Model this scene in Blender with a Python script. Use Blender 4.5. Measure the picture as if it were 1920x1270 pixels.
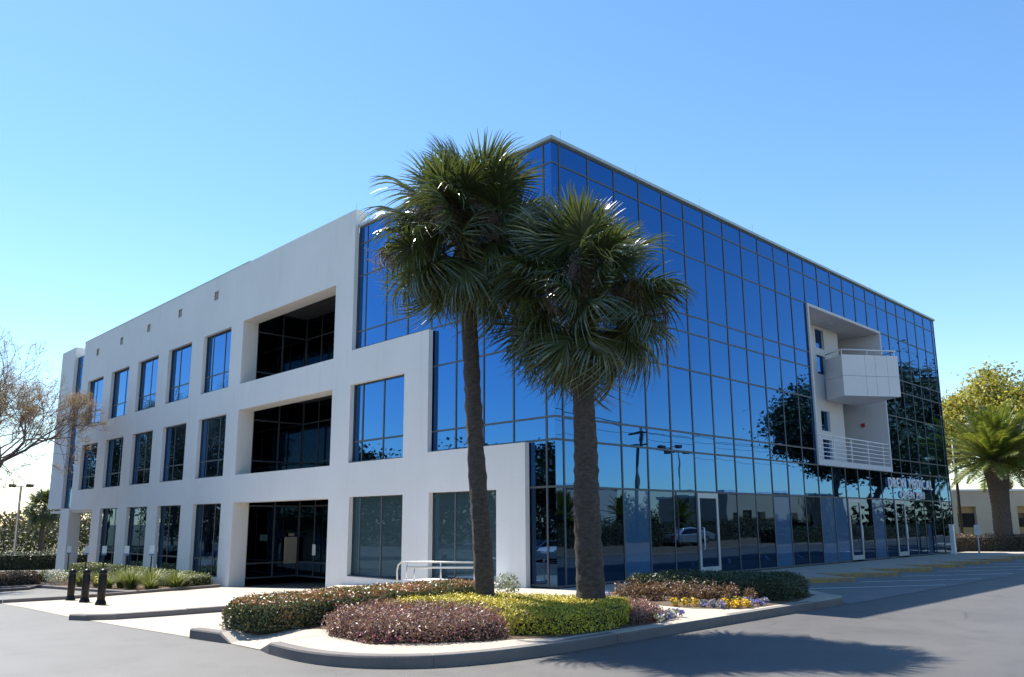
import bpy, bmesh, math, random
import numpy as np
from mathutils import Vector, Matrix
random.seed(7); RNG = np.random.default_rng(7)
for o in list(bpy.data.objects): bpy.data.objects.remove(o, do_unlink=True)
SC = bpy.context.scene; COL = SC.collection
R = math.radians

# ------------------------------------------------------------------ camera
TH, PITCH, ROLL = 0.77486, 0.18347, 0.00521
cd = bpy.data.cameras.new('camera'); cam = bpy.data.objects.new('camera', cd); COL.objects.link(cam)
cd.sensor_width = 36; cd.lens = 1502.54 / 1920 * 36; cd.shift_y = 64.33 / 1920; cd.clip_end = 3000; cd.clip_start = .1
fw = Vector((math.sin(TH) * math.cos(PITCH), math.cos(TH) * math.cos(PITCH), math.sin(PITCH)))
rt = Vector((math.cos(TH), -math.sin(TH), 0)); up = rt.cross(fw)
r2 = rt * math.cos(ROLL) - up * math.sin(ROLL); u2 = rt * math.sin(ROLL) + up * math.cos(ROLL)
M = Matrix((r2, u2, -fw)).transposed().to_4x4(); M.translation = (-15.2536, -13.9843, 1.6515)
cam.matrix_world = M; SC.camera = cam

# ------------------------------------------------------------------ sky, sun, exposure
SUN = Vector((0.008, 0.61, 1.0)).normalized()
w = bpy.data.worlds.new('World'); SC.world = w; w.use_nodes = True
nt = w.node_tree; bg = nt.nodes['Background']
sky = nt.nodes.new('ShaderNodeTexSky'); sky.sky_type = 'NISHITA'; sky.sun_disc = False
sky.sun_elevation = math.asin(SUN.z); sky.sun_rotation = math.atan2(SUN.x, SUN.y)
sky.altitude = 0; sky.air_density = 1.0; sky.dust_density = 0.1; sky.ozone_density = 1.0
hs = nt.nodes.new('ShaderNodeHueSaturation'); hs.inputs['Saturation'].default_value = 1.2; hs.inputs['Hue'].default_value = .498
nt.links.new(sky.outputs[0], hs.inputs['Color']); nt.links.new(hs.outputs[0], bg.inputs[0]); bg.inputs[1].default_value = 0.113
sd = bpy.data.lights.new('sun', 'SUN'); sun = bpy.data.objects.new('sun', sd); COL.objects.link(sun)
sd.energy = 5.0; sd.angle = R(.53); sd.color = (1, .95, .87)
sun.rotation_euler = SUN.to_track_quat('Z', 'Y').to_euler()
SC.view_settings.view_transform = 'Standard'; SC.view_settings.look = 'None'
SC.view_settings.exposure = 1.05; SC.view_settings.gamma = 1
SC.render.engine = 'CYCLES'
SC.cycles.max_bounces = 8; SC.cycles.transparent_max_bounces = 12

# ------------------------------------------------------------------ helpers
MATS = {}
def nodes(name):
    m = bpy.data.materials.new(name); m.use_nodes = True; MATS[name] = m
    n = m.node_tree; return m, n, n.nodes['Principled BSDF']
def add(n, t, **k):
    x = n.nodes.new(t)
    for a, b in k.items(): setattr(x, a, b)
    return x
def coords(n, scale=(1, 1, 1)):
    tc = add(n, 'ShaderNodeTexCoord'); mp = add(n, 'ShaderNodeMapping'); mp.inputs['Scale'].default_value = scale
    n.links.new(tc.outputs['Object'], mp.inputs[0]); return mp.outputs[0]
def noise(n, co, scale, detail=4, rough=.55):
    x = add(n, 'ShaderNodeTexNoise'); x.inputs['Scale'].default_value = scale; x.inputs['Detail'].default_value = detail
    x.inputs['Roughness'].default_value = rough; n.links.new(co, x.inputs['Vector']); return x.outputs['Fac']
def ramp(n, fac, stops):
    x = add(n, 'ShaderNodeValToRGB'); e = x.color_ramp.elements
    while len(e) < len(stops): e.new(.5)
    for s, (p, c) in zip(e, stops): s.position = p; s.color = (*c, 1)
    n.links.new(fac, x.inputs[0]); return x.outputs[0]
def mixc(n, fac, a, b, mode='MIX'):
    x = add(n, 'ShaderNodeMix', data_type='RGBA', blend_type=mode)
    for s, v in ((x.inputs[0], fac), (x.inputs[6], a), (x.inputs[7], b)):
        if isinstance(v, (int, float)): s.default_value = v
        elif isinstance(v, tuple): s.default_value = (*v, 1)
        else: n.links.new(v, s)
    return x.outputs[2]
def bump(n, b, h, strength, dist=.02):
    x = add(n, 'ShaderNodeBump'); x.inputs['Strength'].default_value = strength; x.inputs['Distance'].default_value = dist
    n.links.new(h, x.inputs['Height']); n.links.new(x.outputs[0], b.inputs['Normal'])
def solid(name, c, rough=.6, metal=0, spec=.5, var=.12, scale=6, bmp=0, bscale=60):
    m, n, b = nodes(name); co = coords(n)
    f = noise(n, co, scale)
    col = ramp(n, f, [(.3, tuple(v * (1 - var) for v in c)), (.7, tuple(min(1, v * (1 + var)) for v in c))])
    n.links.new(col, b.inputs['Base Color'])
    b.inputs['Roughness'].default_value = rough; b.inputs['Metallic'].default_value = metal; b.inputs['Specular IOR Level'].default_value = spec
    if bmp: bump(n, b, noise(n, co, bscale, 6), bmp)
    return m

def mesh_obj(name, verts, faces, mat, parent=None, smooth=False):
    me = bpy.data.meshes.new(name); me.from_pydata([tuple(v) for v in verts], [], faces)
    if smooth: me.polygons.foreach_set('use_smooth', [True] * len(me.polygons))
    return link(name, me, mat, parent)
def link(name, me, mat, parent=None):
    o = bpy.data.objects.new(name, me); COL.objects.link(o)
    if mat is not None and not me.materials: me.materials.append(MATS[mat] if isinstance(mat, str) else mat)
    if parent is not None: o.parent = parent
    return o
def empty(name, loc=(0, 0, 0), rz=0):
    o = bpy.data.objects.new(name, None); COL.objects.link(o); o.location = loc; o.rotation_euler = (0, 0, rz)
    o.empty_display_size = .2; return o
def tag(o, label=None, cat=None, group=None, kind=None):
    if label: o['label'] = label
    if cat: o['category'] = cat
    if group: o['group'] = group
    if kind: o['kind'] = kind
    return o
def copy_tree(o, parent=None):
    c = o.copy(); COL.objects.link(c); c.parent = parent
    for ch in list(o.children): copy_tree(ch, c)
    return c

class MB:
    def __init__(s): s.v = []; s.f = []
    def quad(s, *p):
        k = len(s.v); s.v += [tuple(q) for q in p]; s.f.append(tuple(range(k, k + len(p))))
    def box(s, x0, x1, y0, y1, z0, z1):
        k = len(s.v)
        s.v += [(x, y, z) for z in (z0, z1) for x, y in ((x0, y0), (x1, y0), (x1, y1), (x0, y1))]
        s.f += [tuple(k + i for i in q) for q in ((3, 2, 1, 0), (4, 5, 6, 7), (0, 1, 5, 4), (1, 2, 6, 5), (2, 3, 7, 6), (3, 0, 4, 7))]
        return s
    def tube(s, pts, rad, n=8, cap=True):
        pts = [Vector(p) for p in pts]; rad = rad if isinstance(rad, (list, tuple, np.ndarray)) else [rad] * len(pts)
        k0 = len(s.v); ref = None
        for i, p in enumerate(pts):
            d = (pts[min(i + 1, len(pts) - 1)] - pts[max(i - 1, 0)]).normalized()
            if ref is None:
                ref = Vector((1, 0, 0)) if abs(d.x) < .9 else Vector((0, 1, 0))
            a = (ref - d * ref.dot(d)).normalized(); b = d.cross(a); ref = a
            for j in range(n):
                t = 2 * math.pi * j / n; s.v.append(tuple(p + (a * math.cos(t) + b * math.sin(t)) * rad[i]))
        for i in range(len(pts) - 1):
            for j in range(n):
                a = k0 + i * n + j; b = k0 + i * n + (j + 1) % n; s.f.append((a, b, b + n, a + n))
        if cap:
            s.f.append(tuple(k0 + j for j in reversed(range(n)))); e = k0 + (len(pts) - 1) * n; s.f.append(tuple(e + j for j in range(n)))
        return s
    def lathe(s, prof, n=20, c=(0, 0, 0)):
        k0 = len(s.v)
        for r, z in prof:
            for j in range(n):
                t = 2 * math.pi * j / n; s.v.append((c[0] + r * math.cos(t), c[1] + r * math.sin(t), c[2] + z))
        for i in range(len(prof) - 1):
            for j in range(n):
                a = k0 + i * n + j; b = k0 + i * n + (j + 1) % n; s.f.append((a, b, b + n, a + n))
        s.f.append(tuple(k0 + j for j in reversed(range(n)))); e = k0 + (len(prof) - 1) * n; s.f.append(tuple(e + j for j in range(n)))
        return s
    def prism(s, poly, z0, z1):
        k = len(s.v); m = len(poly)
        s.v += [(x, y, z0) for x, y in poly] + [(x, y, z1) for x, y in poly]
        s.f += [tuple(k + i for i in reversed(range(m))), tuple(k + m + i for i in range(m))]
        for i in range(m): j = (i + 1) % m; s.f.append((k + i, k + j, k + m + j, k + m + i))
        return s
    def build(s, name, mat, parent=None, smooth=False, bevel=0, seg=2):
        o = mesh_obj(name, s.v, s.f, mat, parent, smooth)
        if bevel:
            bm = bmesh.new(); bm.from_mesh(o.data); bmesh.ops.remove_doubles(bm, verts=bm.verts, dist=1e-5)
            bmesh.ops.bevel(bm, geom=list(bm.edges), offset=bevel, segments=seg, affect='EDGES', clamp_overlap=True)
            bm.to_mesh(o.data); bm.free()
        return o

def quads_mesh(name, P, tint=None):
    """P: (n,4,3) array of quads -> mesh with per-face random colour attribute"""
    n = len(P); me = bpy.data.meshes.new(name)
    me.vertices.add(n * 4); me.vertices.foreach_set('co', P.reshape(-1).astype(np.float32))
    me.loops.add(n * 4); me.loops.foreach_set('vertex_index', np.arange(n * 4, dtype=np.int32))
    me.polygons.add(n); me.polygons.foreach_set('loop_start', np.arange(0, n * 4, 4, dtype=np.int32))
    me.update(calc_edges=True)
    a = me.attributes.new('tint', 'FLOAT', 'FACE')
    a.data.foreach_set('value', (RNG.random(n) if tint is None else tint).astype(np.float32))
    me.validate(); return me
def unit(a): return a / np.maximum(np.linalg.norm(a, axis=1, keepdims=True), 1e-9)
def leaves(C, N, size, aspect=.55, spread=.8, fold=.0):
    """rhombic leaves at C with loose normals N"""
    n = len(C); N = unit(N + RNG.normal(0, spread, (n, 3)))
    A = RNG.normal(0, 1, (n, 3)); A = unit(A - N * np.sum(A * N, 1, keepdims=True)); B = np.cross(N, A)
    s = (size * RNG.uniform(.6, 1.25, n))[:, None] if np.isscalar(size) else size[:, None]
    return np.stack([C - A * s * .5, C + B * s * aspect * .5, C + A * s * .5, C - B * s * aspect * .5], 1)

# ------------------------------------------------------------------ ground height
GY = [-400, -2, 2, 10, 18, 30, 45, 900]; GZ = [-.12, -.12, -.2, -.55, -.9, -1.15, -1.35, -1.4]
def G(y): return float(np.interp(y, GY, GZ))
def sheet(name, poly, off, mat, parent=None, thick=0, zfun=None):
    from mathutils.geometry import tessellate_polygon
    bm = bmesh.new(); vs = [bm.verts.new((x, y, 0)) for x, y in poly]
    for t in tessellate_polygon([[Vector((x, y, 0)) for x, y in poly]]):
        a, b, c = (vs[i].co for i in t)
        if abs((b - a).cross(c - a).z) > 1e-9: bm.faces.new([vs[i] for i in (t if (b - a).cross(c - a).z > 0 else t[::-1])])
    for y in GY[1:-1]:
        bmesh.ops.bisect_plane(bm, geom=bm.verts[:] + bm.edges[:] + bm.faces[:], plane_co=(0, y, 0), plane_no=(0, 1, 0))
    if thick:
        ret = bmesh.ops.extrude_face_region(bm, geom=bm.faces[:])
        top = {v for v in ret['geom'] if isinstance(v, bmesh.types.BMVert)}
        for v in bm.verts: v.co.z = G(v.co.y) + off - (0 if v in top else thick)
    else:
        for v in bm.verts: v.co.z = G(v.co.y) + off
    bmesh.ops.recalc_face_normals(bm, faces=bm.faces[:])
    bm.normal_update()
    if thick:
        for f in bm.faces:
            if all(v in top for v in f.verts) and f.normal.z < 0: f.normal_flip()
    if not thick:
        for f in bm.faces:
            if f.normal.z < 0: f.normal_flip()
    me = bpy.data.meshes.new(name); bm.to_mesh(me); bm.free()
    return link(name, me, mat, parent)

# ------------------------------------------------------------------ materials
def make_materials():
    # asphalt
    m, n, b = nodes('asphalt'); co = coords(n)
    big = ramp(n, noise(n, co, .35, 5, .6), [(.3, (.078, .073, .067)), (.7, (.108, .102, .094))])
    fine = ramp(n, noise(n, co, 90, 3, .7), [(.35, (.72, .72, .72)), (.65, (1.2, 1.2, 1.2))])
    col = mixc(n, 1.0, big, fine, 'MULTIPLY')
    vor = add(n, 'ShaderNodeTexVoronoi', feature='DISTANCE_TO_EDGE'); vor.inputs['Scale'].default_value = .22
    warp = add(n, 'ShaderNodeTexNoise'); warp.inputs['Scale'].default_value = 1.3; warp.inputs['Detail'].default_value = 5; n.links.new(co, warp.inputs['Vector'])
    wv = mixc(n, .18, co, warp.outputs['Color'], 'ADD'); n.links.new(wv, vor.inputs['Vector'])
    cr = ramp(n, vor.outputs['Distance'], [(0, (.55, .55, .55)), (.006, (1, 1, 1))])
    gate = ramp(n, noise(n, co, .5, 2), [(.52, (0, 0, 0)), (.6, (1, 1, 1))])
    cr2 = mixc(n, gate, (1., 1., 1.), cr)
    col = mixc(n, 1.0, col, cr2, 'MULTIPLY')
    st = ramp(n, noise(n, co, 1.7, 5, .65), [(.5, (1, 1, 1)), (.72, (.78, .77, .76))]); col = mixc(n, 1.0, col, st, 'MULTIPLY')
    spt = ramp(n, noise(n, co, 11, 3, .6), [(.7, (1, 1, 1)), (.74, (.62, .6, .58))]); col = mixc(n, 1.0, col, spt, 'MULTIPLY')
    n.links.new(col, b.inputs['Base Color']); b.inputs['Roughness'].default_value = .55; b.inputs['Specular IOR Level'].default_value = .6
    bump(n, b, noise(n, co, 140, 3, .7), .5, .008)
    # dark parking asphalt
    m, n, b = nodes('parking_asphalt'); co = coords(n)
    big = ramp(n, noise(n, co, .6, 5, .6), [(.3, (.15, .147, .143)), (.7, (.20, .196, .19))])
    fine = ramp(n, noise(n, co, 80, 3, .7), [(.35, (.8, .8, .8)), (.65, (1.15, 1.15, 1.15))])
    n.links.new(mixc(n, 1.0, big, fine, 'MULTIPLY'), b.inputs['Base Color']); b.inputs['Roughness'].default_value = .8
    bump(n, b, noise(n, co, 120, 3, .7), .4, .006)
    # concrete
    for nm, a, c in (('concrete', (.345, .30, .245), (.43, .38, .31)), ('kerb_concrete', (.12, .105, .10), (.19, .17, .16))):
        m, n, b = nodes(nm); co = coords(n)
        big = ramp(n, noise(n, co, .8, 6, .65), [(.25, a), (.75, c)])
        fine = ramp(n, noise(n, co, 60, 4, .7), [(.3, (.85, .85, .85)), (.7, (1.1, 1.1, 1.1))])
        col = mixc(n, 1.0, big, fine, 'MULTIPLY')
        sp = ramp(n, noise(n, co, 3.1, 6, .7), [(.62, (1, 1, 1)), (.78, (.78, .74, .68))]); col = mixc(n, 1.0, col, sp, 'MULTIPLY')
        n.links.new(col, b.inputs['Base Color']); b.inputs['Roughness'].default_value = .85
        bump(n, b, noise(n, co, 90, 4, .7), .35, .006)
    # stucco
    m, n, b = nodes('stucco'); co = coords(n)
    big = ramp(n, noise(n, co, .35, 6, .6), [(.3, (.68, .675, .665)), (.7, (.74, .735, .725))])
    st = ramp(n, noise(n, coords(n, (3, 3, .25)), 1.5, 5, .6), [(.55, (1, 1, 1)), (.8, (.93, .92, .9))])
    n.links.new(mixc(n, 1.0, big, st, 'MULTIPLY'), b.inputs['Base Color']); b.inputs['Roughness'].default_value = .9
    bump(n, b, noise(n, co, 28, 6, .7), .55, .02)
    solid('white_panel', (.64, .64, .66), .45, var=.03, scale=1.5)
    solid('balcony_wall', (.56, .56, .58), .8, var=.03, scale=2, bmp=.3, bscale=30)
    solid('coping_metal', (.42, .48, .47), .45, .3, var=.06, scale=2)
    # panes: tinted reflective glass over a dim interior
    for nm, tint, tr in (('reflective_glass', (.03, .135, .335), .05), ('shopfront_glass', (.035, .075, .145), .22), ('recess_glass', (.05, .085, .12), .2)):
        m, n, b = nodes(nm); n.nodes.remove(b)
        out = n.nodes['Material Output']; co = coords(n)
        g = add(n, 'ShaderNodeBsdfGlossy'); g.inputs['Roughness'].default_value = .012
        lw = add(n, 'ShaderNodeFresnel'); lw.inputs['IOR'].default_value = 1.5
        n.links.new(mixc(n, lw.outputs[0], tint, (.38, .58, .85)), g.inputs['Color'])
        bp = add(n, 'ShaderNodeBump'); bp.inputs['Strength'].default_value = .08; bp.inputs['Distance'].default_value = .02
        n.links.new(noise(n, coords(n), 1.3, 1), bp.inputs['Height']); n.links.new(bp.outputs[0], g.inputs['Normal'])
        t = add(n, 'ShaderNodeBsdfTransparent'); t.inputs['Color'].default_value = (.35, .55, .6, 1)
        mx = add(n, 'ShaderNodeMixShader'); mx.inputs[0].default_value = 1 - tr
        n.links.new(t.outputs[0], mx.inputs[1]); n.links.new(g.outputs[0], mx.inputs[2]); n.links.new(mx.outputs[0], out.inputs[0])
    for nm, body, fac in (('film_glass', (.018, .075, .155), .5), ('teal_glass', (.02, .045, .055), .38)):
        m, n, b = nodes(nm); out = n.nodes['Material Output']; b.inputs['Base Color'].default_value = (*body, 1); b.inputs['Roughness'].default_value = .5; b.inputs['Specular IOR Level'].default_value = .1
        g = add(n, 'ShaderNodeBsdfGlossy'); g.inputs['Roughness'].default_value = .015; g.inputs['Color'].default_value = (.06, .12, .2, 1)
        mx = add(n, 'ShaderNodeAddShader'); n.links.new(b.outputs[0], mx.inputs[0]); n.links.new(g.outputs[0], mx.inputs[1]); n.links.new(mx.outputs[0], out.inputs[0])
        g.inputs['Color'].default_value = tuple(c * fac / .5 for c in (.05, .085, .13)) + (1,)
    m, n, b = nodes('dark_glass'); b.inputs['Base Color'].default_value = (.012, .018, .022, 1); b.inputs['Roughness'].default_value = .04; b.inputs['Specular IOR Level'].default_value = .5
    solid('mullion', (.085, .10, .115), .5, .3, var=.08, scale=2)
    solid('door_frame', (.42, .46, .5), .4, .5, var=.05, scale=2)
    solid('interior', (.10, .10, .10), .9, var=.2, scale=.6)
    solid('interior_panel', (.32, .28, .22), .8, var=.08)
    solid('paper', (.75, .73, .55), .8, var=.05)
    solid('white_paper', (.8, .8, .8), .8, var=.03)
    solid('blind', (.55, .66, .75), .7, var=.06, scale=2)
    solid('roofing', (.5, .5, .48), .9)
    solid('steel_white', (.78, .78, .78), .35, .2, var=.04)
    solid('letter', (.85, .86, .87), .4, 0, var=.03)
    solid('black_paint', (.008, .007, .008), .35, 0, .25, var=.2, scale=10)
    solid('post_black', (.02, .02, .02), .5)
    solid('sign_face', (.75, .77, .8), .5, var=.05)
    solid('sign_blue', (.12, .20, .38), .5, var=.05)
    solid('sign_back', (.35, .38, .41), .45, .5, var=.1)
    solid('yellow_paint', (.75, .47, .03), .5, var=.12)
    solid('orange_post', (.5, .2, .06), .6)
    solid('red_paint', (.45, .03, .03), .4)
    solid('rail_steel', (.55, .55, .54), .35, .6, var=.08)
    solid('pole_bronze', (.05, .045, .04), .5, .3)
    m, n, b = nodes('kerb_yellow'); co = coords(n)
    f = noise(n, co, 5, 6, .7)
    n.links.new(ramp(n, f, [(.40, (.20, .16, .12)), (.58, (.34, .22, .06)), (.75, (.42, .28, .06))]), b.inputs['Base Color']); b.inputs['Roughness'].default_value = .8
    m, n, b = nodes('line_paint'); co = coords(n)
    n.links.new(ramp(n, noise(n, co, 9, 6, .75), [(.36, (.33, .33, .33)), (.5, (.74, .74, .74))]), b.inputs['Base Color']); b.inputs['Roughness'].default_value = .75
    # soil, grass
    m, n, b = nodes('mulch'); co = coords(n)
    f = noise(n, co, 22, 6, .75)
    n.links.new(ramp(n, f, [(.3, (.05, .032, .02)), (.5, (.15, .10, .06)), (.72, (.28, .2, .12))]), b.inputs['Base Color']); b.inputs['Roughness'].default_value = .95
    bump(n, b, noise(n, co, 35, 6, .75), 1, .05)
    m, n, b = nodes('grass'); co = coords(n)
    a = ramp(n, noise(n, co, .25, 6, .7), [(.3, (.07, .075, .03)), (.6, (.12, .11, .055)), (.8, (.16, .13, .08))])
    f = ramp(n, noise(n, co, 40, 4, .8), [(.3, (.6, .6, .6)), (.7, (1.3, 1.3, 1.3))])
    n.links.new(mixc(n, 1.0, a, f, 'MULTIPLY'), b.inputs['Base Color']); b.inputs['Roughness'].default_value = .95
    bump(n, b, noise(n, co, 30, 6, .8), .8, .06)
    # bark
    def bark(nm, c0, c1, vs=(6, 6, 1.2), bs=.9):
        m, n, b = nodes(nm); co = coords(n, vs)
        n.links.new(ramp(n, noise(n, co, 3, 7, .7), [(.28, c0), (.7, c1)]), b.inputs['Base Color']); b.inputs['Roughness'].default_value = .95
        bump(n, b, noise(n, co, 6, 7, .75), bs, .04)
    bark('palm_bark', (.035, .027, .022), (.125, .10, .085), (3, 3, 7))
    bark('oak_bark', (.05, .04, .033), (.16, .13, .11))
    bark('boot', (.13, .085, .05), (.34, .25, .16), (4, 4, 4))
    bark('twig', (.10, .07, .06), (.22, .16, .13), (3, 3, 3), .2)
    bark('seed', (.12, .085, .06), (.28, .21, .16), (8, 8, 8), .2)
    # foliage: per-leaf colour, some light passes through
    def foliage(nm, stops, rough=.45, trans=.25, spec=.5):
        m, n, b = nodes(nm); out = n.nodes['Material Output']
        at = add(n, 'ShaderNodeAttribute', attribute_name='tint')
        col = ramp(n, at.outputs['Fac'], stops)
        n.links.new(col, b.inputs['Base Color']); b.inputs['Roughness'].default_value = rough; b.inputs['Specular IOR Level'].default_value = spec
        t = add(n, 'ShaderNodeBsdfTranslucent'); n.links.new(mixc(n, 1.0, col, (1.5, 1.5, .7), 'MULTIPLY'), t.inputs[0])
        mx = add(n, 'ShaderNodeMixShader'); mx.inputs[0].default_value = trans
        n.links.new(b.outputs[0], mx.inputs[1]); n.links.new(t.outputs[0], mx.inputs[2]); n.links.new(mx.outputs[0], out.inputs[0])
    foliage('palm_leaf', [(0, (.042, .056, .024)), (.5, (.07, .09, .038)), (.9, (.12, .135, .055)), (1, (.30, .23, .10))], .25, .26, .8)
    foliage('date_leaf', [(0, (.06, .09, .02)), (.6, (.12, .15, .035)), (1, (.26, .23, .06))], .4, .3)
    foliage('hedge_green', [(0, (.035, .045, .016)), (.45, (.08, .095, .03)), (.8, (.16, .15, .055)), (.9, (.30, .13, .06)), (1, (.40, .17, .09))], .35, .2)
    foliage('hedge_yellow', [(0, (.13, .135, .015)), (.35, (.33, .295, .02)), (.8, (.58, .455, .025)), (1, (.70, .55, .05))], .55, .08)
    foliage('hedge_light', [(0, (.05, .07, .02)), (.5, (.12, .15, .04)), (1, (.24, .25, .08))], .5, .2)
    foliage('hedge_purple', [(0, (.075, .035, .035)), (.35, (.18, .085, .085)), (.7, (.31, .18, .165)), (.9, (.29, .22, .12)), (1, (.42, .10, .18))], .45, .2)
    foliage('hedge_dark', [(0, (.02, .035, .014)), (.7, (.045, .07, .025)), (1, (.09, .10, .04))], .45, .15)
    foliage('copper_leaf', [(0, (.055, .032, .024)), (.5, (.14, .075, .05)), (1, (.27, .17, .115))], .55, .25)
    foliage('grass_blade', [(0, (.06, .085, .02)), (.6, (.13, .155, .045)), (1, (.28, .29, .13))], .4, .3)
    foliage('red_hedge', [(0, (.05, .035, .025)), (.6, (.13, .075, .055)), (1, (.22, .14, .10))], .5, .2)
    foliage('silver_leaf', [(0, (.12, .14, .09)), (1, (.32, .34, .26))], .5, .2)
    foliage('flower_violet', [(0, (.10, .13, .05)), (.35, (.16, .18, .08)), (.4, (.20, .16, .50)), (1, (.34, .32, .68))], .6, .2)
    foliage('flower_yellow', [(0, (.10, .13, .04)), (.35, (.14, .17, .05)), (.4, (.70, .38, .01)), (1, (.85, .55, .02))], .6, .2)
    foliage('flower_white', [(0, (.12, .16, .06)), (.45, (.22, .24, .12)), (.5, (.65, .63, .6)), (1, (.8, .78, .76))], .6, .2)
    foliage('oak_leaf', [(0, (.02, .027, .01)), (.6, (.045, .052, .02)), (1, (.09, .09, .035))], .6, .15)
    foliage('spring_leaf', [(0, (.12, .13, .025)), (.5, (.27, .26, .045)), (.9, (.40, .35, .08)), (1, (.36, .24, .14))], .5, .4)
    foliage('bud_leaf', [(0, (.17, .10, .085)), (.6, (.25, .17, .14)), (1, (.28, .24, .13))], .6, .35)
    foliage('wood_leaf', [(0, (.055, .06, .035)), (.5, (.11, .10, .07)), (1, (.18, .15, .11))], .8, .15)
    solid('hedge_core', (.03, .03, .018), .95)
    solid('beige_wall', (.48, .41, .325), .85, var=.05, scale=1, bmp=.2)
    solid('ochre_wall', (.40, .27, .13), .85, var=.06, scale=1)
    solid('grey_wall', (.46, .45, .44), .85, var=.08, scale=.4)
    solid('far_wall', (.50, .47, .42), .85, var=.06, scale=.3)
    solid('car_white', (.78, .78, .79), .25, 0, .6, var=.02)
    solid('car_silver', (.45, .47, .5), .28, .6, .6, var=.02)
    solid('tyre', (.02, .02, .02), .85); solid('rim', (.5, .5, .5), .3, .8)
    solid('lamp_glass', (.8, .8, .78), .2); solid('tail_red', (.4, .02, .02), .25)
make_materials()

# ------------------------------------------------------------------ ground, road, pavements
def rounded(c, r, a0, a1, n=6):
    return [(c[0] + r * math.cos(R(a0 + (a1 - a0) * i / n)), c[1] + r * math.sin(R(a0 + (a1 - a0) * i / n))) for i in range(n + 1)]
TAG = lambda o: tag(o, kind='structure')
TAG(sheet('ground', [(-900, -900), (900, -900), (900, 1500), (-900, 1500)], -.09, 'grass'))
TAG(sheet('road', [(-70, -60), (12, -60), (13, -14), (16, -12.2), (70, -12.2), (70, -6), (42, -4), (40, 10), (33, 11), (31, 48), (2.2, 45.2), (-4, 60), (-10, 80), (-70, 80)], 0, 'asphalt'))
TAG(sheet('concrete_apron', [(-9.45, -5), (0, -5), (0, 18.2), (-1, 18.05), (-3.2, 17.15), (-6.7, 15.7), (-8.45, 16.3), (-8.9, 11), (-9.45, 5.5), (-9.7, 2)], .006, 'concrete'))
TAG(sheet('parking_bay', [(2.3, -6.35), (31, -6.35), (33, -1.5), (33, 0), (2, 0)], .007, 'parking_asphalt'))
# raised island and sidewalk (one pavement, real step)
TEETH = [(5.24 + 3.2 * i, -3.85) for i in range(8)]
tooth_path = []
for i, (cx, cy) in enumerate(TEETH):
    tooth_path.append((cx, cy))
    tooth_path.append((cx + .83, cy + 1.40))
def smooth_path(P, n=5):
    out = []; P = [np.array(p, float) for p in P]
    for i in range(len(P) - 1):
        a, b, c, d = P[max(i - 1, 0)], P[i], P[i + 1], P[min(i + 2, len(P) - 1)]
        for k in range(n):
            t = k / n; out.append(tuple(.5 * (2 * b + (c - a) * t + (2 * a - 5 * b + 4 * c - d) * t * t + (3 * b - a - 3 * c + d) * t ** 3)))
    return out + [tuple(P[-1])]
corner = smooth_path([(-9.60, -3.45), (-9.62, -4.2), (-9.5, -4.85), (-9.2, -5.4), (-8.7, -5.85), (-8.0, -6.12), (-7.2, -6.24)])
island = [(-9.64, -.94), (-9.57, -1.85), (-8.6, -1.95), (-8.6, -3.3)] + corner + [(-6.5, -6.26), (2.1, -6.26), (2.45, -6.12), (2.62, -5.8), (3.4, -4.95)] + tooth_path[:-1] + [(28.6, -3.2), (29.6, -2.4), (31.5, -1.2), (31.5, .0), (0, 0.0), (-.03, 1), (-.03, 9.8), (-3.5, 6.5), (-6.3, 3.4), (-6.3, -.94)]
pav = TAG(sheet('pavement', island, .15, 'concrete', thick=.22))
def ramp_poly():
    pts = [(-9.57, -1.85, .152), (-9.54, -2.15, .010), (-9.52, -3.02, .010), (-9.60, -3.45, .152), (-8.6, -3.3, .152), (-8.6, -1.95, .152)]
    o = mesh_obj('kerb_ramp', [(x, y, G(y) + z) for x, y, z in pts], [(0, 1, 5), (1, 2, 4, 5), (2, 3, 4)], 'concrete', pav); return o
ramp_poly()
def kerb_run(name, path, parent, mat='kerb_concrete', wd=.16, h0=-.05, h1=.153, seglen=3.0, closed_top=True, taper=(False, False)):
    """kerb stones laid along a path; cross-section with a rounded nose, joints between stones"""
    P = [Vector((x, y)) for x, y in path]; L = [0]
    for a, b in zip(P, P[1:]): L.append(L[-1] + (b - a).length)
    def at(s):
        for i in range(len(P) - 1):
            if s <= L[i + 1] or i == len(P) - 2:
                t = (s - L[i]) / max(L[i + 1] - L[i], 1e-6); d = (P[i + 1] - P[i]).normalized(); return P[i].lerp(P[i + 1], t), d
    n = max(1, round(L[-1] / seglen)); out = []
    for k in range(n):
        s0 = L[-1] * k / n + (.006 if k else 0); s1 = L[-1] * (k + 1) / n - (.006 if k < n - 1 else 0)
        ss = sorted({s0, s1} | {l for l in L if s0 < l < s1} | {s0 + (s1 - s0) * i / 4 for i in range(1, 4)})
        mb = MB(); prof = [(0, h0), (0, h1 - .03), (.01, h1 - .01), (.03, h1), (wd, h1), (wd, h0)]
        jz = RNG.normal(0, .004)
        for s in ss:
            p, d = at(s); nrm = Vector((-d.y, d.x)); e = 1.0
            if taper[0] and s < .3: e = max(.1, s / .3)
            if taper[1] and s > L[-1] - .3: e = max(.1, (L[-1] - s) / .3)
            for a, z in prof:
                q = p + nrm * a; zz = z if z < 0 else z * e
                mb.v.append((q.x, q.y, G(q.y) + zz + (jz if z > 0 else 0)))
        m = len(prof)
        for i in range(len(ss) - 1):
            for j in range(m - 1): a = i * m + j; mb.f.append((a, a + m, a + m + 1, a + 1))
        mb.f.append(tuple(range(m))); mb.f.append(tuple((len(ss) - 1) * m + j for j in reversed(range(m))))
        out.append(mb.build('kerb_stone', mat, parent))
    return out
off = -.012
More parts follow.
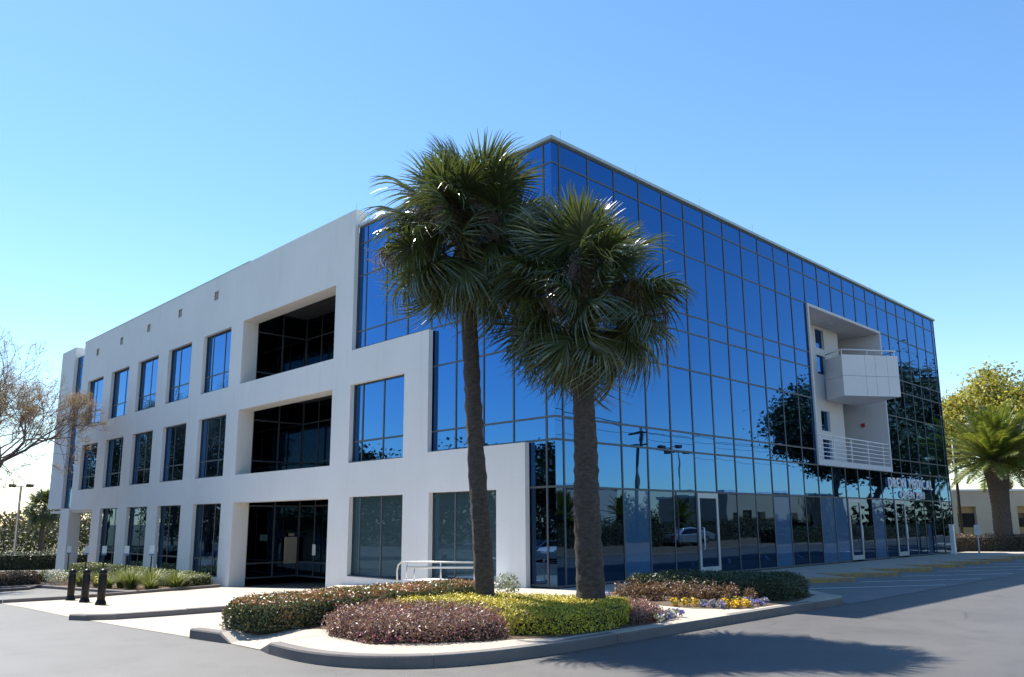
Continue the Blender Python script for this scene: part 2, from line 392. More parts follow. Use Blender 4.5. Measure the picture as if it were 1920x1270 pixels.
kerb_run('kerb', [(-9.66, -.94), (-9.60, -1.8), (-9.56, -2.14)], pav, taper=(False, True), seglen=4)
kerb_run('kerb', [(-9.53, -3.02), (-9.61, -3.42)] + [(x - .012, y - .012) for x, y in corner[1:]] + [(-6.5, -6.272), (2.1, -6.272), (2.46, -6.13), (2.635, -5.8), (3.41, -4.96)], pav, taper=(True, False), seglen=2.9)
# sawtooth kerb faces, painted
for i, (cx, cy) in enumerate(TEETH[1:], 1):
    tip = (cx - 2.75 * .86, cy + 2.75 * .51)
    tip = (tip[0] - .006, tip[1] - .011)
    kerb_run('painted_kerb', [tip, (cx + .008, cy - .012)], pav, 'kerb_yellow', seglen=4, wd=.15, h1=.155)
    kerb_run('painted_kerb', [(cx + .016, cy - .004), (cx + .842, cy + 1.392)], pav, 'kerb_yellow', seglen=4, wd=.15, h1=.154)
k1 = TAG(empty('kerb', (0, 0, 0)))
kerb_run('kerb', [(-9.72, 4.95), (-9.60, 4.3), (-9.2, 3.78), (-8.3, 3.55), (-6.3, 3.3), (-3.8, 6.3)], k1, wd=.17, h1=.13, seglen=3)
kerb_run('kerb', [(-14, 15.2), (-8.6, 16.15), (-6.7, 15.75), (-3.3, 17.2), (-.4, 18.05)], k1, wd=.17, h1=.12, seglen=3)
kerb_run('kerb', [(-7.5, 24.0), (-5.6, 24.6), (-4.95, 25.9), (-4.75, 24), (-4.4, 20), (-4.1, 16.9)], k1, wd=.16, h1=.12, seglen=3)
kerb_run('kerb', [(-12, 26.5), (-7, 26.4), (-4.4, 26.0), (-4.1, 29), (-3.5, 40)], k1, wd=.16, h1=.12, seglen=3)
kerb_run('kerb', [(70, -12.2), (16.5, -12.2), (14.5, -12.9), (13.2, -14.5), (12.2, -60)], k1, wd=.18, h1=.15, seglen=4)
# painted lines
lines = TAG(empty('road_markings'))
def stripe(p, q, wd=.1, off=.013):
    p, q = Vector(p), Vector(q); d = (q - p).normalized(); nr = Vector((-d.y, d.x)) * wd / 2
    o = sheet('painted_line', [tuple(p + nr), tuple(p - nr), tuple(q - nr), tuple(q + nr)], off, 'line_paint', lines)
for cx, cy in TEETH: stripe((cx + .1, cy - .12), (cx + .1 + 4.2 * .86, cy - .12 - 4.2 * .51))
stripe((-9.55, 2.35), (-6.4, 1.25), .1, .012)
# slab joints in the concrete
# planting beds
beds = [('planting_bed', [(-9.0, -1.1), (-9.1, -2.0), (-8.55, -2.45), (-8.25, -2.75), (-8.66, -3.4), (-8.74, -4.55), (-7.5, -5.47), (-7.1, -5.6), (-6.4, -5.98), (-4.2, -6.02), (-3.2, -5.7), (-3.4, -4.4), (-3.7, -2.4), (-4.1, -.7)], .157),
        ('planting_bed', [(-1.75, -2.7), (-1.95, -5.2), (-1.4, -5.95), (.5, -6.05), (2.3, -5.6), (2.6, -4.8), (1.9, -2.4), (.3, -1.6), (-.6, -2.0)], .157),
        ('planting_bed', [(-4.55, 26), (-4.2, 19.9), (-3.9, 17.2), (-3.2, 17.4), (-.3, 18.3), (-.25, 35), (-2.6, 39), (-3.2, 36), (-4, 28.6)], .03),
        ('planting_bed', [(-12, 26.6), (-4.6, 26.2), (-4.2, 29.2), (-12, 29.8)], .06),
        ('planting_bed', [(16, -12.45), (70, -12.45), (70, -26), (12.9, -26), (13.5, -14.6), (14.6, -13.2)], .1)]
for nm, p, o in beds: TAG(sheet(nm, p, o, 'mulch'))
TAG(sheet('sidewalk', [(31.4, -1.3), (36, -6), (60, -6.2), (60, -3.4), (37, -2.4), (33.5, 1.2), (31.4, 3)], .05, 'concrete', thick=.12))

# ------------------------------------------------------------------ OFFICE BUILDING
B = empty('office_building', (0, 0, 0))
tag(B, 'three storey white stucco and blue mirrored glass office building behind the palms', 'building')
BAY = 1.22; C0 = .338
XL = [0, C0] + [C0 + BAY * i for i in range(1, 25)] + [C0 + BAY * 24 + .338]
T = [.035, 2.53, 3.75, 4.35, 6.37, 7.6, 8.2, 10.22, 11.42, 12.04]
XEND = XL[-1]
PANE = {}
def pane(parent, mat, axis, a0, a1, z0, z1, plane, tilt=.16):
    """axis 'x': pane lies along X at y=plane facing -Y; axis 'y': along Y at x=plane facing -X"""
    key = (round(a1 - a0, 3), round(z1 - z0, 3), mat)
    if key not in PANE:
        wd, h = key[0] / 2 - .004, key[1] / 2 - .004; mb = MB(); mb.box(-wd, wd, -.006, .006, -h, h)
        me = bpy.data.meshes.new('pane'); me.from_pydata(mb.v, [], mb.f); me.materials.append(MATS[mat]); PANE[key] = me
    o = bpy.data.objects.new('pane', PANE[key]); COL.objects.link(o); o.parent = parent
    am, zm = (a0 + a1) / 2, (z0 + z1) / 2
    o.location = (am, plane, zm) if axis == 'x' else (plane, am, zm)
    o.rotation_euler = (R(random.gauss(0, tilt)) if axis == 'x' else 0, R(random.gauss(0, tilt)) if axis == 'y' else 0, R(random.gauss(0, tilt)) + (0 if axis == 'x' else -math.pi / 2))
    return o
def bars(mb, axis, a0, a1, z0, z1, p0, p1):
    if axis == 'x': mb.box(a0, a1, p0, p1, z0, z1)
    else: mb.box(p0, p1, a0, a1, z0, z1)
def grid(name, axis, cols, rows, skip, mat, plane=0.02, mw=.052, proud=.012, deep=.12, matfun=None, lab=None, corner=False):
    """stick-built glazing: verticals run through, transoms butt between them"""
    mb = MB(); cell = lambda i, j: 0 <= i < len(cols) - 1 and 0 <= j < len(rows) - 1 and not skip((cols[i] + cols[i + 1]) / 2, (rows[j] + rows[j + 1]) / 2)
    f = -1
    p0, p1 = plane - proud, plane + deep
    for i, a in enumerate(cols):
        if corner and i == 0: continue
        for j in range(len(rows) - 1):
            if cell(i - 1, j) or cell(i, j):
                bars(mb, axis, a - mw / 2, a + mw / 2, rows[j] - (mw / 2 if j == 0 else 0), rows[j + 1] + (mw / 2 if j == len(rows) - 2 else 0), p0, p1)
    for j, z in enumerate(rows):
        for i in range(len(cols) - 1):
            if cell(i, j - 1) or cell(i, j):
                bars(mb, axis, cols[i] + (mw / 2 if not (corner and i == 0) else (plane - .004 if axis == 'x' else plane + deep)), cols[i + 1] - mw / 2, z - mw / 2, z + mw / 2, p0 + .004, p1 - .004)
    fr = mb.build(name, 'mullion', B)
    if lab: fr['label'] = lab
    for i in range(len(cols) - 1):
        for j in range(len(rows) - 1):
            if cell(i, j):
                mt = matfun(i, j) if matfun else mat
                pane(fr, mt, axis, cols[i] + (mw / 2 if not (corner and i == 0) else (.012 if axis == 'x' else .024)), cols[i + 1] - mw / 2, rows[j] + mw / 2, rows[j + 1] - mw / 2, plane + .012)
    return fr
# right-hand curtain wall with the balcony opening and three doors
OX0, OX1, OZ0, OZ1 = XL[13], XL[19], T[2], T[7]
DOORS = {6: 0, 15: 0, 19: 0}
def skipR(x, z):
    if OX0 < x < OX1 and OZ0 < z < OZ1: return True
    if z < T[1]:
        for i in DOORS:
            if XL[i] < x < XL[i + 1]: return True
    return False
cwr = grid('curtain_wall', 'x', XL, T, skipR, 'reflective_glass', matfun=lambda i, j: ('film_glass' if i in (3, 10, 13, 14, 17) else 'shopfront_glass') if j == 0 else 'reflective_glass', lab='long right curtain wall of blue reflecting panes', corner=True)
for i in DOORS:
    x0, x1 = XL[i] + .03, XL[i + 1] - .03; z0, z1 = .06, T[1] - .03
    mb = MB(); s = .10
    mb.box(x0, x0 + s, -.015, .05, z0, z1); mb.box(x1 - s, x1, -.015, .05, z0, z1)
    mb.box(x0 + s, x1 - s, -.012, .047, z1 - .16, z1); mb.box(x0 + s, x1 - s, -.012, .047, z0, z0 + .18)
    d = mb.build('door', 'door_frame', B); d['label'] = 'grey metal framed glass door in the right curtain wall'
    pane(d, 'shopfront_glass', 'x', x0 + s, x1 - s, z0 + .18, z1 - .16, .02, .1)
    h = MB(); hx = x0 + s + .07 if i == 6 else x1 - s - .07
    h.tube([(hx, -.015, .75), (hx, -.09, .78), (hx, -.09, 1.42), (hx, -.015, 1.45)], .016, 8)
    h.build('handle', 'steel_white', d, True)
# left-hand curtain wall, cut in steps by the stucco wall
YL = [0, .335] + [.335 + BAY * i for i in range(1, 8)] + [9.36]
def skipL(y, z):
    if y < 1.5: return False
    if y < 5.1: return z < 3.75
    return z < 7.6
cwl = grid('curtain_wall', 'y', YL, T, skipL, 'reflective_glass', matfun=lambda i, j: 'shopfront_glass' if j == 0 else 'reflective_glass', lab='stepped left curtain wall of blue reflecting panes', corner=True)
# stucco front wall with openings
XW, XB = -.17, -.012
WCOL = [(36.45 + 1.6 - .0, 35.3)]
win = []
cols5 = [(38.10, 35.32), (33.95, 31.2), (29.88, 27.1), (25.8, 23.05), (21.72, 18.92)]
for a, b in cols5: win += [(b, a, 7.41, 10.1, 3), (b, a, 3.6, 6.25, 2)]
for a, b in cols5[1:]: win.append((b, a, -.55, 2.47, 1))
win += [(6.31, 9.38, 3.63, 6.32, 2), (6.28, 9.25, -.09, 2.49, 1), (2.06, 4.99, -.06, 2.51, 1)]
rec = [(10.54, 17.8, 7.41, 10.14), (10.54, 17.8, 3.6, 6.3), (10.54, 17.8, -1.6, 2.47)]
def filled(y, z):
    if y < .95 or y > 39.3: return False
    if y < 5.09 and z > 3.72: return False
    if y < 9.38 and z > 7.53: return False
    if z > 12.72: return False
    if y > 35.32 and z < 2.44: return False
    for a, b, c, d, *_ in win:
        if a < y < b and c < z < d: return False
    for a, b, c, d in rec:
        if a < y < b and c < z < d: return False
    for vy, vz in vents:
        if abs(y - vy) < .2 and abs(z - vz) < .2: return False
    return True
vents = [(36.75, 11.72), (32.75, 11.74), (28.75, 11.77), (24.7, 11.8), (20.65, 11.85)]
def wall_grid(name, ys, zs, fill, x0, x1, mat, parent, lab=None):
    ys, zs = sorted(set(ys)), sorted(set(zs)); ok = {}
    for i in range(len(ys) - 1):
        for j in range(len(zs) - 1): ok[i, j] = fill((ys[i] + ys[i + 1]) / 2, (zs[j] + zs[j + 1]) / 2)
    V = {}; v = []; f = []
    def vi(i, j, s):
        if (i, j, s) not in V: V[i, j, s] = len(v); v.append((x1 if s else x0, ys[i], zs[j]))
        return V[i, j, s]
    for (i, j), k in ok.items():
        if not k: continue
        f.append((vi(i, j, 0), vi(i, j + 1, 0), vi(i + 1, j + 1, 0), vi(i + 1, j, 0)))
        f.append((vi(i, j, 1), vi(i + 1, j, 1), vi(i + 1, j + 1, 1), vi(i, j + 1, 1)))
        if not ok.get((i - 1, j)): f.append((vi(i, j, 0), vi(i, j, 1), vi(i, j + 1, 1), vi(i, j + 1, 0)))
        if not ok.get((i + 1, j)): f.append((vi(i + 1, j, 0), vi(i + 1, j + 1, 0), vi(i + 1, j + 1, 1), vi(i + 1, j, 1)))
        if not ok.get((i, j - 1)): f.append((vi(i, j, 0), vi(i + 1, j, 0), vi(i + 1, j, 1), vi(i, j, 1)))
        if not ok.get((i, j + 1)): f.append((vi(i, j + 1, 0), vi(i, j + 1, 1), vi(i + 1, j + 1, 1), vi(i + 1, j + 1, 0)))
    o = mesh_obj(name, v, f, mat, parent)
    if lab: o['label'] = lab
    return o
ys = [.95, 5.09, 9.38, 39.3, 35.32] + [q for a in win for q in a[:2]] + [q for a in rec for q in a[:2]] + [vy + s for vy, _ in vents for s in (-.2, .2)]
zs = [-1.8, 3.72, 7.53, 12.72, 2.44, 12.05] + [q for a in win for q in a[2:4]] + [q for a in rec for q in a[2:4]] + [vz + s for _, vz in vents for s in (-.2, .2)]
wall_grid('wall', ys, zs, filled, XW, XB, 'stucco', B, 'white stucco front wall stepping down towards the corner')
# parapet backing (the free-standing part above the roof is thicker), coping strip
mb = MB(); mb.box(XB + .002, .26, 9.384, 39.296, 12.2, 12.716); mb.build('parapet', 'stucco', B)
mb = MB(); mb.box(-.19, .28, 17.5, 39.32, 12.72, 12.755); mb.build('parapet_coping', 'coping_metal', B)
for vy, vz in vents:
    mb = MB(); mb.box(XB + .0, .05, vy - .2, vy + .2, vz - .2, vz + .2); v = mb.build('vent', 'dark_glass', B)
    mb = MB()
    for a, b, c, d in ((vy - .24, vy + .24, vz + .2, vz + .24), (vy - .24, vy + .24, vz - .24, vz - .2), (vy - .24, vy - .2, vz - .2, vz + .2), (vy + .2, vy + .24, vz - .2, vz + .2)):
        mb.box(XW - .012, XW + .03, a, b, c, d)
    mb.build('vent_frame', 'stucco', v)
# windows behind the openings
GRIDY = [.335 + BAY * i for i in range(40)]
for a, b, c, d, row in win:
    cs = [a] + [g for g in GRIDY if a + .12 < g < b - .12] + [b]
    rs = [c, d]
    if row == 3: rs = [c, 8.2, d]
    if row == 2: rs = [c, 4.35, d]
    if row == 1 and c < -.2: rs = [c, .15, d]
    mt = 'reflective_glass' if row > 1 else 'teal_glass' if c > -.2 else 'shopfront_glass'
    g = grid('window', 'y', cs, rs, lambda y, z: False, mt, plane=.03, mw=.06)
    mb = MB(); mb.box(XW + .01, .012, a + .002, b - .002, c, c + .028); mb.build('sill', 'mullion', g)
# recesses: stucco jamb and soffit, glazed sides behind
for k, (a, b, c, d) in enumerate(rec):
    zb = c if k < 2 else G(17.8) - .1; zt = d
    mb = MB(); mb.box(XB + .002, .52, b + .001, b + .22, zb - .0, zt + .2); mb.build('recess_jamb', 'stucco', B)
    mb = MB(); mb.box(XB + .002, .52, a - .22, a - .001, zb, zt + .2); mb.build('recess_jamb', 'stucco', B)
    mb = MB(); mb.box(XB + .002, .52, a, b, zt + .001, zt + .2); mb.build('recess_soffit', 'stucco', B)
    top = zt + .6 if k < 2 else zt + .35
    if k < 2:
        mb = MB(); mb.box(XB + .002, 2.9, a, b, c - .25, c - .002); mb.build('recess_floor', 'mullion', B)
        rs = [c + .01, c + .62, zt - .35, top]
    else:
        rs = [-.58, .0, zt - .12, top]
    X = [.54, 1.74, 2.9]
    g = grid('recess_glazing', 'x', X, rs, lambda y, z: False, 'recess_glass', plane=b + .06, mw=.06, proud=.02, deep=.08)
    g = grid('recess_glazing', 'y', [a + .05] + [a + .05 + 1.19 * i for i in range(1, 6)] + [b], rs, lambda y, z: False, 'recess_glass', plane=2.9, mw=.06)
    mb = MB(); mb.box(.54, 2.9, a - .02, a + .04, rs[0], top); g = mb.build('recess_glazing', 'dark_glass', B)
    mb = MB(); mb.box(.53, 3.0, a - .2, b + .2, top, top + .12); mb.build('recess_ceiling', 'interior', B)
# things on the entrance glass
mb = MB(); mb.box(2.2, 2.75, 17.68, 17.76, -.05, 1.05); mb.box(2.35, 2.6, 17.67, 17.70, 1.1, 1.2); o = mb.build('notice_board', 'interior_panel', B)
mb = MB(); mb.box(2.86, 2.88, 14.6, 15.3, .85, 1.15); mb.build('notice', 'paper', B)
mb = MB(); mb.box(2.86, 2.88, 16.35, 16.6, .3, .75); mb.build('notice', 'white_paper', B)
# end bay beyond the front wall: glazed strip, upper block, pier
cs = [39.32, 40.3, 41.1]
grid('curtain_wall', 'y', cs, [2.6] + T[2:], lambda y, z: False, 'reflective_glass', plane=.03, lab='narrow glazed strip at the far left end')
mb = MB(); mb.box(XW, .5, 41.14, 43.9, 2.57, 12.72); mb.build('wall', 'stucco', B)['label'] = 'white stucco block at the far left end'
mb = MB(); mb.box(XW, .5, 39.4, 41.1, -1.8, 2.56); mb.build('pier', 'stucco', B)
mb = MB(); mb.box(XB + .002, 30, 35.34, 43.85, 2.3, 2.44); mb.build('soffit', 'stucco', B)
# coping around the glass roof edge
mb = MB()
mb.box(-.07, XEND + .07, -.07, .25, 12.07, 12.16); mb.box(-.07, .25, .25, 9.36, 12.07, 12.16); mb.box(XEND - .2, XEND + .07, .25, 44, 12.07, 12.16)
mb.build('coping', 'coping_metal', B)
mb = MB(); mb.box(.2, XEND - .1, .2, 43.8, 11.8, 12.0); mb.build('roof', 'roofing', B)
for x, y in ((.5, .1), (4, .1), (7.6, .1), (11.2, .1), (14.8, .1), (18.5, .1), (22, .1)):
    mb = MB(); mb.tube([(x, y, 12.2), (x, y, 12.55)], .008, 5); mb.build('lightning_rod', 'rail_steel', B)
mb = MB(); mb.tube([(.05, 9.7, 12.7), (.05, 9.7, 13.1)], .008, 5); mb.build('lightning_rod', 'rail_steel', B)
# rest of the shell and the inside
mb = MB(); mb.box(XEND - .12, XEND, .15, 43.8, -.3, 12.0); mb.box(.6, XEND - .13, 43.65, 43.8, 2.6, 12.0); mb.box(4, XEND - .13, 35.3, 35.45, -1.6, 2.3); mb.build('rear_wall', 'stucco', B)
for z in (-.3, 2.75, 6.55, 10.35):
    mb = MB(); y1 = 35.2 if z < 0 else 43.6
    mb.box(.35, 14.85, .35, 10.2, z, z + .3); mb.box(14.85, 22.4, 3.35, 10.2, z, z + .3); mb.box(22.4, XEND - .2, .35, 10.2, z, z + .3); mb.box(3.2, XEND - .2, 10.2, 18.2, z, z + .3); mb.box(.35, XEND - .2, 18.2, y1, z, z + .3); mb.build('floor_slab', 'interior', B)
mb = MB(); mb.box(7, XEND - 4, 6, 8, 0, 11.7); mb.box(5, 7, 6, 34, 0, 11.7); mb.build('core_wall', 'interior', B)

# ---- balcony opening in the right wall
BZ = 'balcony_wall'
mb = MB(); wt = .11
mb.box(OX0, OX0 + wt, -.06, 1.3, OZ0, OZ1); mb.box(OX1 - wt, OX1, -.06, 3.2, OZ0, OZ1)
mb.box(OX0 + wt, OX1 - wt, -.06, 3.2, OZ1 - wt, OZ1); mb.box(OX0 + wt, OX1 - wt, -.06, 3.2, OZ0, OZ0 + .22)
bal = mb.build('balcony_recess', BZ, B); bal['label'] = 'white lined two storey balcony recess cut into the glass wall'
# inner wall with four small windows
wz = [(9.12, 9.98), (7.95, 8.8), (5.45, 6.32), (4.22, 5.1)]
def inner(y, z):
    return not any(18.40 < y < 19.25 and a < z < b for a, b in wz)
iw = wall_grid('inner_wall', [OX0 + wt, 18.40, 19.25, 20.7], [OZ0 + .22, OZ1 - wt] + [q for a in wz for q in a], inner, 0, .2, BZ, bal)
iw.rotation_euler = (0, 0, 0)
for v in iw.data.vertices: x, y, z = v.co; v.co = (y, 1.28 + x, z)
iw.data.flip_normals()
mb = MB(); mb.box(20.5, 20.698, 1.482, 3.1, OZ0 + .22, OZ1 - wt); mb.box(20.5, OX1 - wt, 3.1, 3.2, OZ0 + .22, OZ1 - wt); mb.build('inner_wall', BZ, bal)
for a, b in wz:
    pane(bal, 'reflective_glass', 'x', 18.40, 19.25, a, b, 1.40, .1)
mb = MB(); mb.box(20.71, OX1 - wt, .9, 3.09, 7.35, 7.6); mb.build('balcony_floor', BZ, bal)
mb = MB()
for x in (17.0, 18.6, 20.4): mb.lathe([(.06, 0), (.06, .015)], 12, (x, .6, OZ1 - wt - .018))
mb.build('downlight', 'lamp_glass', bal)
mb = MB(); mb.box(OX1 - wt - .05, OX1 - wt - .001, 0.95, 1.12, 5.85, 6.03); mb.build('alarm_bell', 'red_paint', bal)
# lower railing
mb = MB(); z0, z1 = OZ0 + .22, 4.97
for i in range(6):
    z = z0 + .16 + (z1 - z0 - .16) * i / 5; mb.tube([(OX0 + wt, .02, z), (OX1 - wt, .02, z)], .018 if i < 5 else .026, 6)
for x in (15.4, 16.7, 18.35, 20.05, 21.7): mb.box(x - .022, x + .022, .045, .075, z0, z1 + .01)
mb.build('railing', 'steel_white', bal)
# projecting skewed balcony
A_, B_ = Vector((18.05, .05)), Vector((20.25, -1.44)); dl = (B_ - A_); Lb = dl.length; dl.normalize(); dn = Vector((-dl.y, dl.x))
bx = empty('projecting_balcony', (A_.x, A_.y, 0), math.atan2(dl.y, dl.x)); bx.parent = B
bx['label'] = 'white panelled balcony box turned out from the glass wall'
bz0, bz1 = 6.79, 8.57; dep_ = 1.35
mb = MB(); mb.v = []; mb.prism([(.03, .03), (Lb - .03, .03), (Lb - .03, 3.0), (.035, 1.36)], bz0 + .004, bz0 + .2); mb.build('slab', 'white_panel', bx)
for x0, x1 in ((0, Lb * .41), (Lb * .41, Lb * .59), (Lb * .59, Lb * .80), (Lb * .80, Lb)):
    for z0, z1 in ((bz0, bz0 + .86), (bz0 + .86, bz1)):
        mb = MB(); mb.box(x0 + .006, x1 - .006, -.0, .06, z0 + .006, z1 - .006); mb.build('panel', 'white_panel', bx)
mb = MB(); mb.box(.02, Lb - .02, .062, .14, bz0 + .21, bz1 - .02); mb.build('parapet', 'mullion', bx)
for X0, X1 in ((0, .06), (Lb - .06, Lb)):
    for z0, z1 in ((bz0, bz0 + .86), (bz0 + .86, bz1)):
        mb = MB(); mb.box(X0, X1, .066, 1.3 if X0 == 0 else 2.6, z0 + .006, z1 - .006); mb.build('panel', 'white_panel', bx)
mb = MB(); hz = bz1 + .22
mb.tube([(.05, 1.25, hz), (.05, .05, hz), (Lb - .05, .05, hz), (Lb - .05, 1.9, hz)], .03, 8)
for x, y in ((.05, .05), (.05, .9), (Lb * .47, .05), (Lb - .12, .05), (Lb - .05, 1.2)): mb.tube([(x, y, bz1 - .1), (x, y, hz)], .022, 6)
mb.build('railing', 'steel_white', bx, True)

# ---- raised letters
def lettering(parent_name, text, x0, x1, z0, z1, y, label):
    root = empty(parent_name, ((x0 + x1) / 2, y, z0)); tag(root, label, 'sign', 'building sign lettering')
    ms = []; dg = bpy.context.evaluated_depsgraph_get()
    cur = 0; h = z1 - z0; items = []
    for ch in text:
        if ch == ' ': cur += .45; continue
        cu = bpy.data.curves.new('c', 'FONT'); cu.body = ch; cu.extrude = .05; cu.offset = .004
        ob = bpy.data.objects.new('c', cu); COL.objects.link(ob); dg.update()
        me = bpy.data.meshes.new_from_object(ob.evaluated_get(bpy.context.evaluated_depsgraph_get())); bpy.data.objects.remove(ob)
        co = np.array([v.co for v in me.vertices]); mn, mx = co.min(0), co.max(0)
        items.append((me, mn, mx, cur)); cur += (mx[0] - mn[0]) + .24
    tot = cur - .24; sx = (x1 - x0) / tot
    for me, mn, mx, c in items:
        sz = h / (mx[1] - mn[1])
        for v in me.vertices: a, b, d = v.co; v.co = ((a - mn[0] + c) * sx - (x1 - x0) / 2, -d * .5 - .02, (b - mn[1]) * sz)
        o = link('letter', me, 'letter', root)
    return root
lettering('building_sign', 'DREW MEDICAL', 21.75, 27.2, 3.06, 3.5, -.005, 'upper line of raised grey letters on the glass, reading DREW MEDICAL')
lettering('building_sign', 'OPEN MRI', 23.05, 26.0, 2.6, 2.93, -.005, 'lower line of raised grey letters on the glass, reading OPEN MRI')

# ---- ramp and handrail beside the front wall
mb = MB(); mb.prism([(-1.35, 1.6), (-1.2, 1.6), (-1.2, 4.6), (-1.35, 4.6)], -.4, .075); mb.prism([(-1.198, 1.6), (-.19, 1.6), (-.19, 4.6), (-1.198, 4.6)], -.4, .06)
tag(mb.build('entrance_ramp', 'stucco'), 'low white ramp wall under the handrail by the front wall', 'ramp')
hr = empty('handrail', (-1.27, 3.2, .075)); tag(hr, 'pale metal handrail on the ramp before the ground floor windows', 'handrail')
mb = MB()
mb.tube([(0, 1.75, -.25), (0, 1.80, .2), (0, 1.74, .38), (0, 1.6, .46), (0, 1.35, .48), (0, -1.6, .56)], .024, 8); mb.build('rail', 'rail_steel', hr, True)
mb = MB(); mb.tube([(0, 1.3, .33), (0, -1.6, .44)], .028, 8); mb.build('rail', 'rail_steel', hr, True)
for y, zt in ((1.35, .47), (1.0, .36), (-.15, .52), (-1.5, .55)):
    mb = MB(); mb.tube([(0, y, -.03), (0, y, zt)], .02, 8); mb.build('post', 'rail_steel', hr, True)

# ------------------------------------------------------------------ PALMS
def fan_leaf(k, petiole, blade, nseg=46, droop=.5, fold=.35):
    """costapalmate fan leaf along +X: quads (n,4,3) with per-segment tint"""
    rg = np.random.default_rng(100 + k); Q = []; tn = []
    def strip(pts, wds, nrm, tt):
        for i in range(len(pts) - 1):
            a, b = pts[i], pts[i + 1]; d = unit((b - a)[None])[0]; s = np.cross(nrm, d); s /= np.linalg.norm(s) + 1e-9
            Q.append([a - s * wds[i], b - s * wds[i + 1], b + s * wds[i + 1], a + s * wds[i]]); tn.append(tt)
    n = 6; pp = [np.array([petiole * i / n, 0, .12 * math.sin(math.pi * i / n * .5) - 0.10 * (i / n) ** 2]) for i in range(n + 1)]
    for nn in (np.array([0, 0, 1.]), np.array([0, 1., 0])): strip(pp, [.02 - .008 * i / n for i in range(n + 1)], nn, .75)
    base = pp[-1]
    for i in range(nseg):
        f = (i + .5) / nseg * 2 - 1; phi = f * R(128) * (1 + rg.normal(0, .02)); L = blade * (1 - .28 * abs(f) ** 2) * rg.uniform(.88, 1.06)
        origin = base + np.array([.35 * blade * (1 - abs(f)) ** 1.2, 0, -.05 * (1 - abs(f))])
        d = np.array([math.cos(phi), math.sin(phi), 0]); m = 6; pts = []; tw = rg.normal(0, .05); dr = droop * rg.uniform(.6, 1.5)
        for j in range(m + 1):
            t = j / m; p = origin + d * L * t * (1 - .12 * t * t)
            p = p + np.array([0, 0, -fold * abs(math.sin(phi)) * L * t * .6 - dr * L * max(0, t - .4) ** 2 * 1.4 + (.012 if i % 2 else -.012)])
            p[1] += tw * t * L; pts.append(p)
        wds = [.011, .017, .018, .015, .011, .007, .002]
        nz = np.array([0, rg.normal(0, .5), 1.]); nz /= np.linalg.norm(nz)
        tt = min(1, max(0, rg.normal(.45, .2)))
        strip(pts, wds, nz, tt)
    return np.array(Q), np.array(tn)
FAN = []
for k, (pe, bl, dr, fo) in enumerate([(.72, .82, .35, .45), (.82, .85, .55, .55), (.85, .85, .8, .7), (.62, .82, .2, .5), (.9, .85, 1.0, .8), (.8, .8, 1.3, .95)]):
    Q, tn = fan_leaf(k, pe, bl, 54, dr, fo); me = quads_mesh('leaf', Q, tn); me.materials.append(MATS['palm_leaf']); FAN.append(me)
def palm_trunk(pts, rads, seed, name, parent, mat='palm_bark', n=22):
    P = [Vector(p) for p in pts]; rg = np.random.default_rng(seed); V = []; F = []
    m = 70
    L = [0]
    for a, b in zip(P, P[1:]): L.append(L[-1] + (b - a).length)
    ph = rg.uniform(0, 6.28, 8)
    for i in range(m + 1):
        s = L[-1] * i / m
        k = max(j for j in range(len(P)) if L[j] <= s + 1e-6); k = min(k, len(P) - 2); t = (s - L[k]) / (L[k + 1] - L[k])
        c = P[k].lerp(P[k + 1], t); r = rads[k] * (1 - t) + rads[k + 1] * t
        ring = .012 * ((i % 3) == 0) + rg.normal(0, .004)
        for j in range(n):
            a = 2 * math.pi * j / n
            rr = r + ring + .007 * math.sin(3 * a + ph[0] + s * 2) + .006 * math.sin(7 * a + ph[1] - s * 3) + rg.normal(0, .004)
            V.append((c.x + rr * math.cos(a), c.y + rr * math.sin(a), c.z))
    for i in range(m):
        for j in range(n): a = i * n + j; b = i * n + (j + 1) % n; F.append((a, b, b + n, a + n))
    return mesh_obj(name, V, F, mat, parent, True)
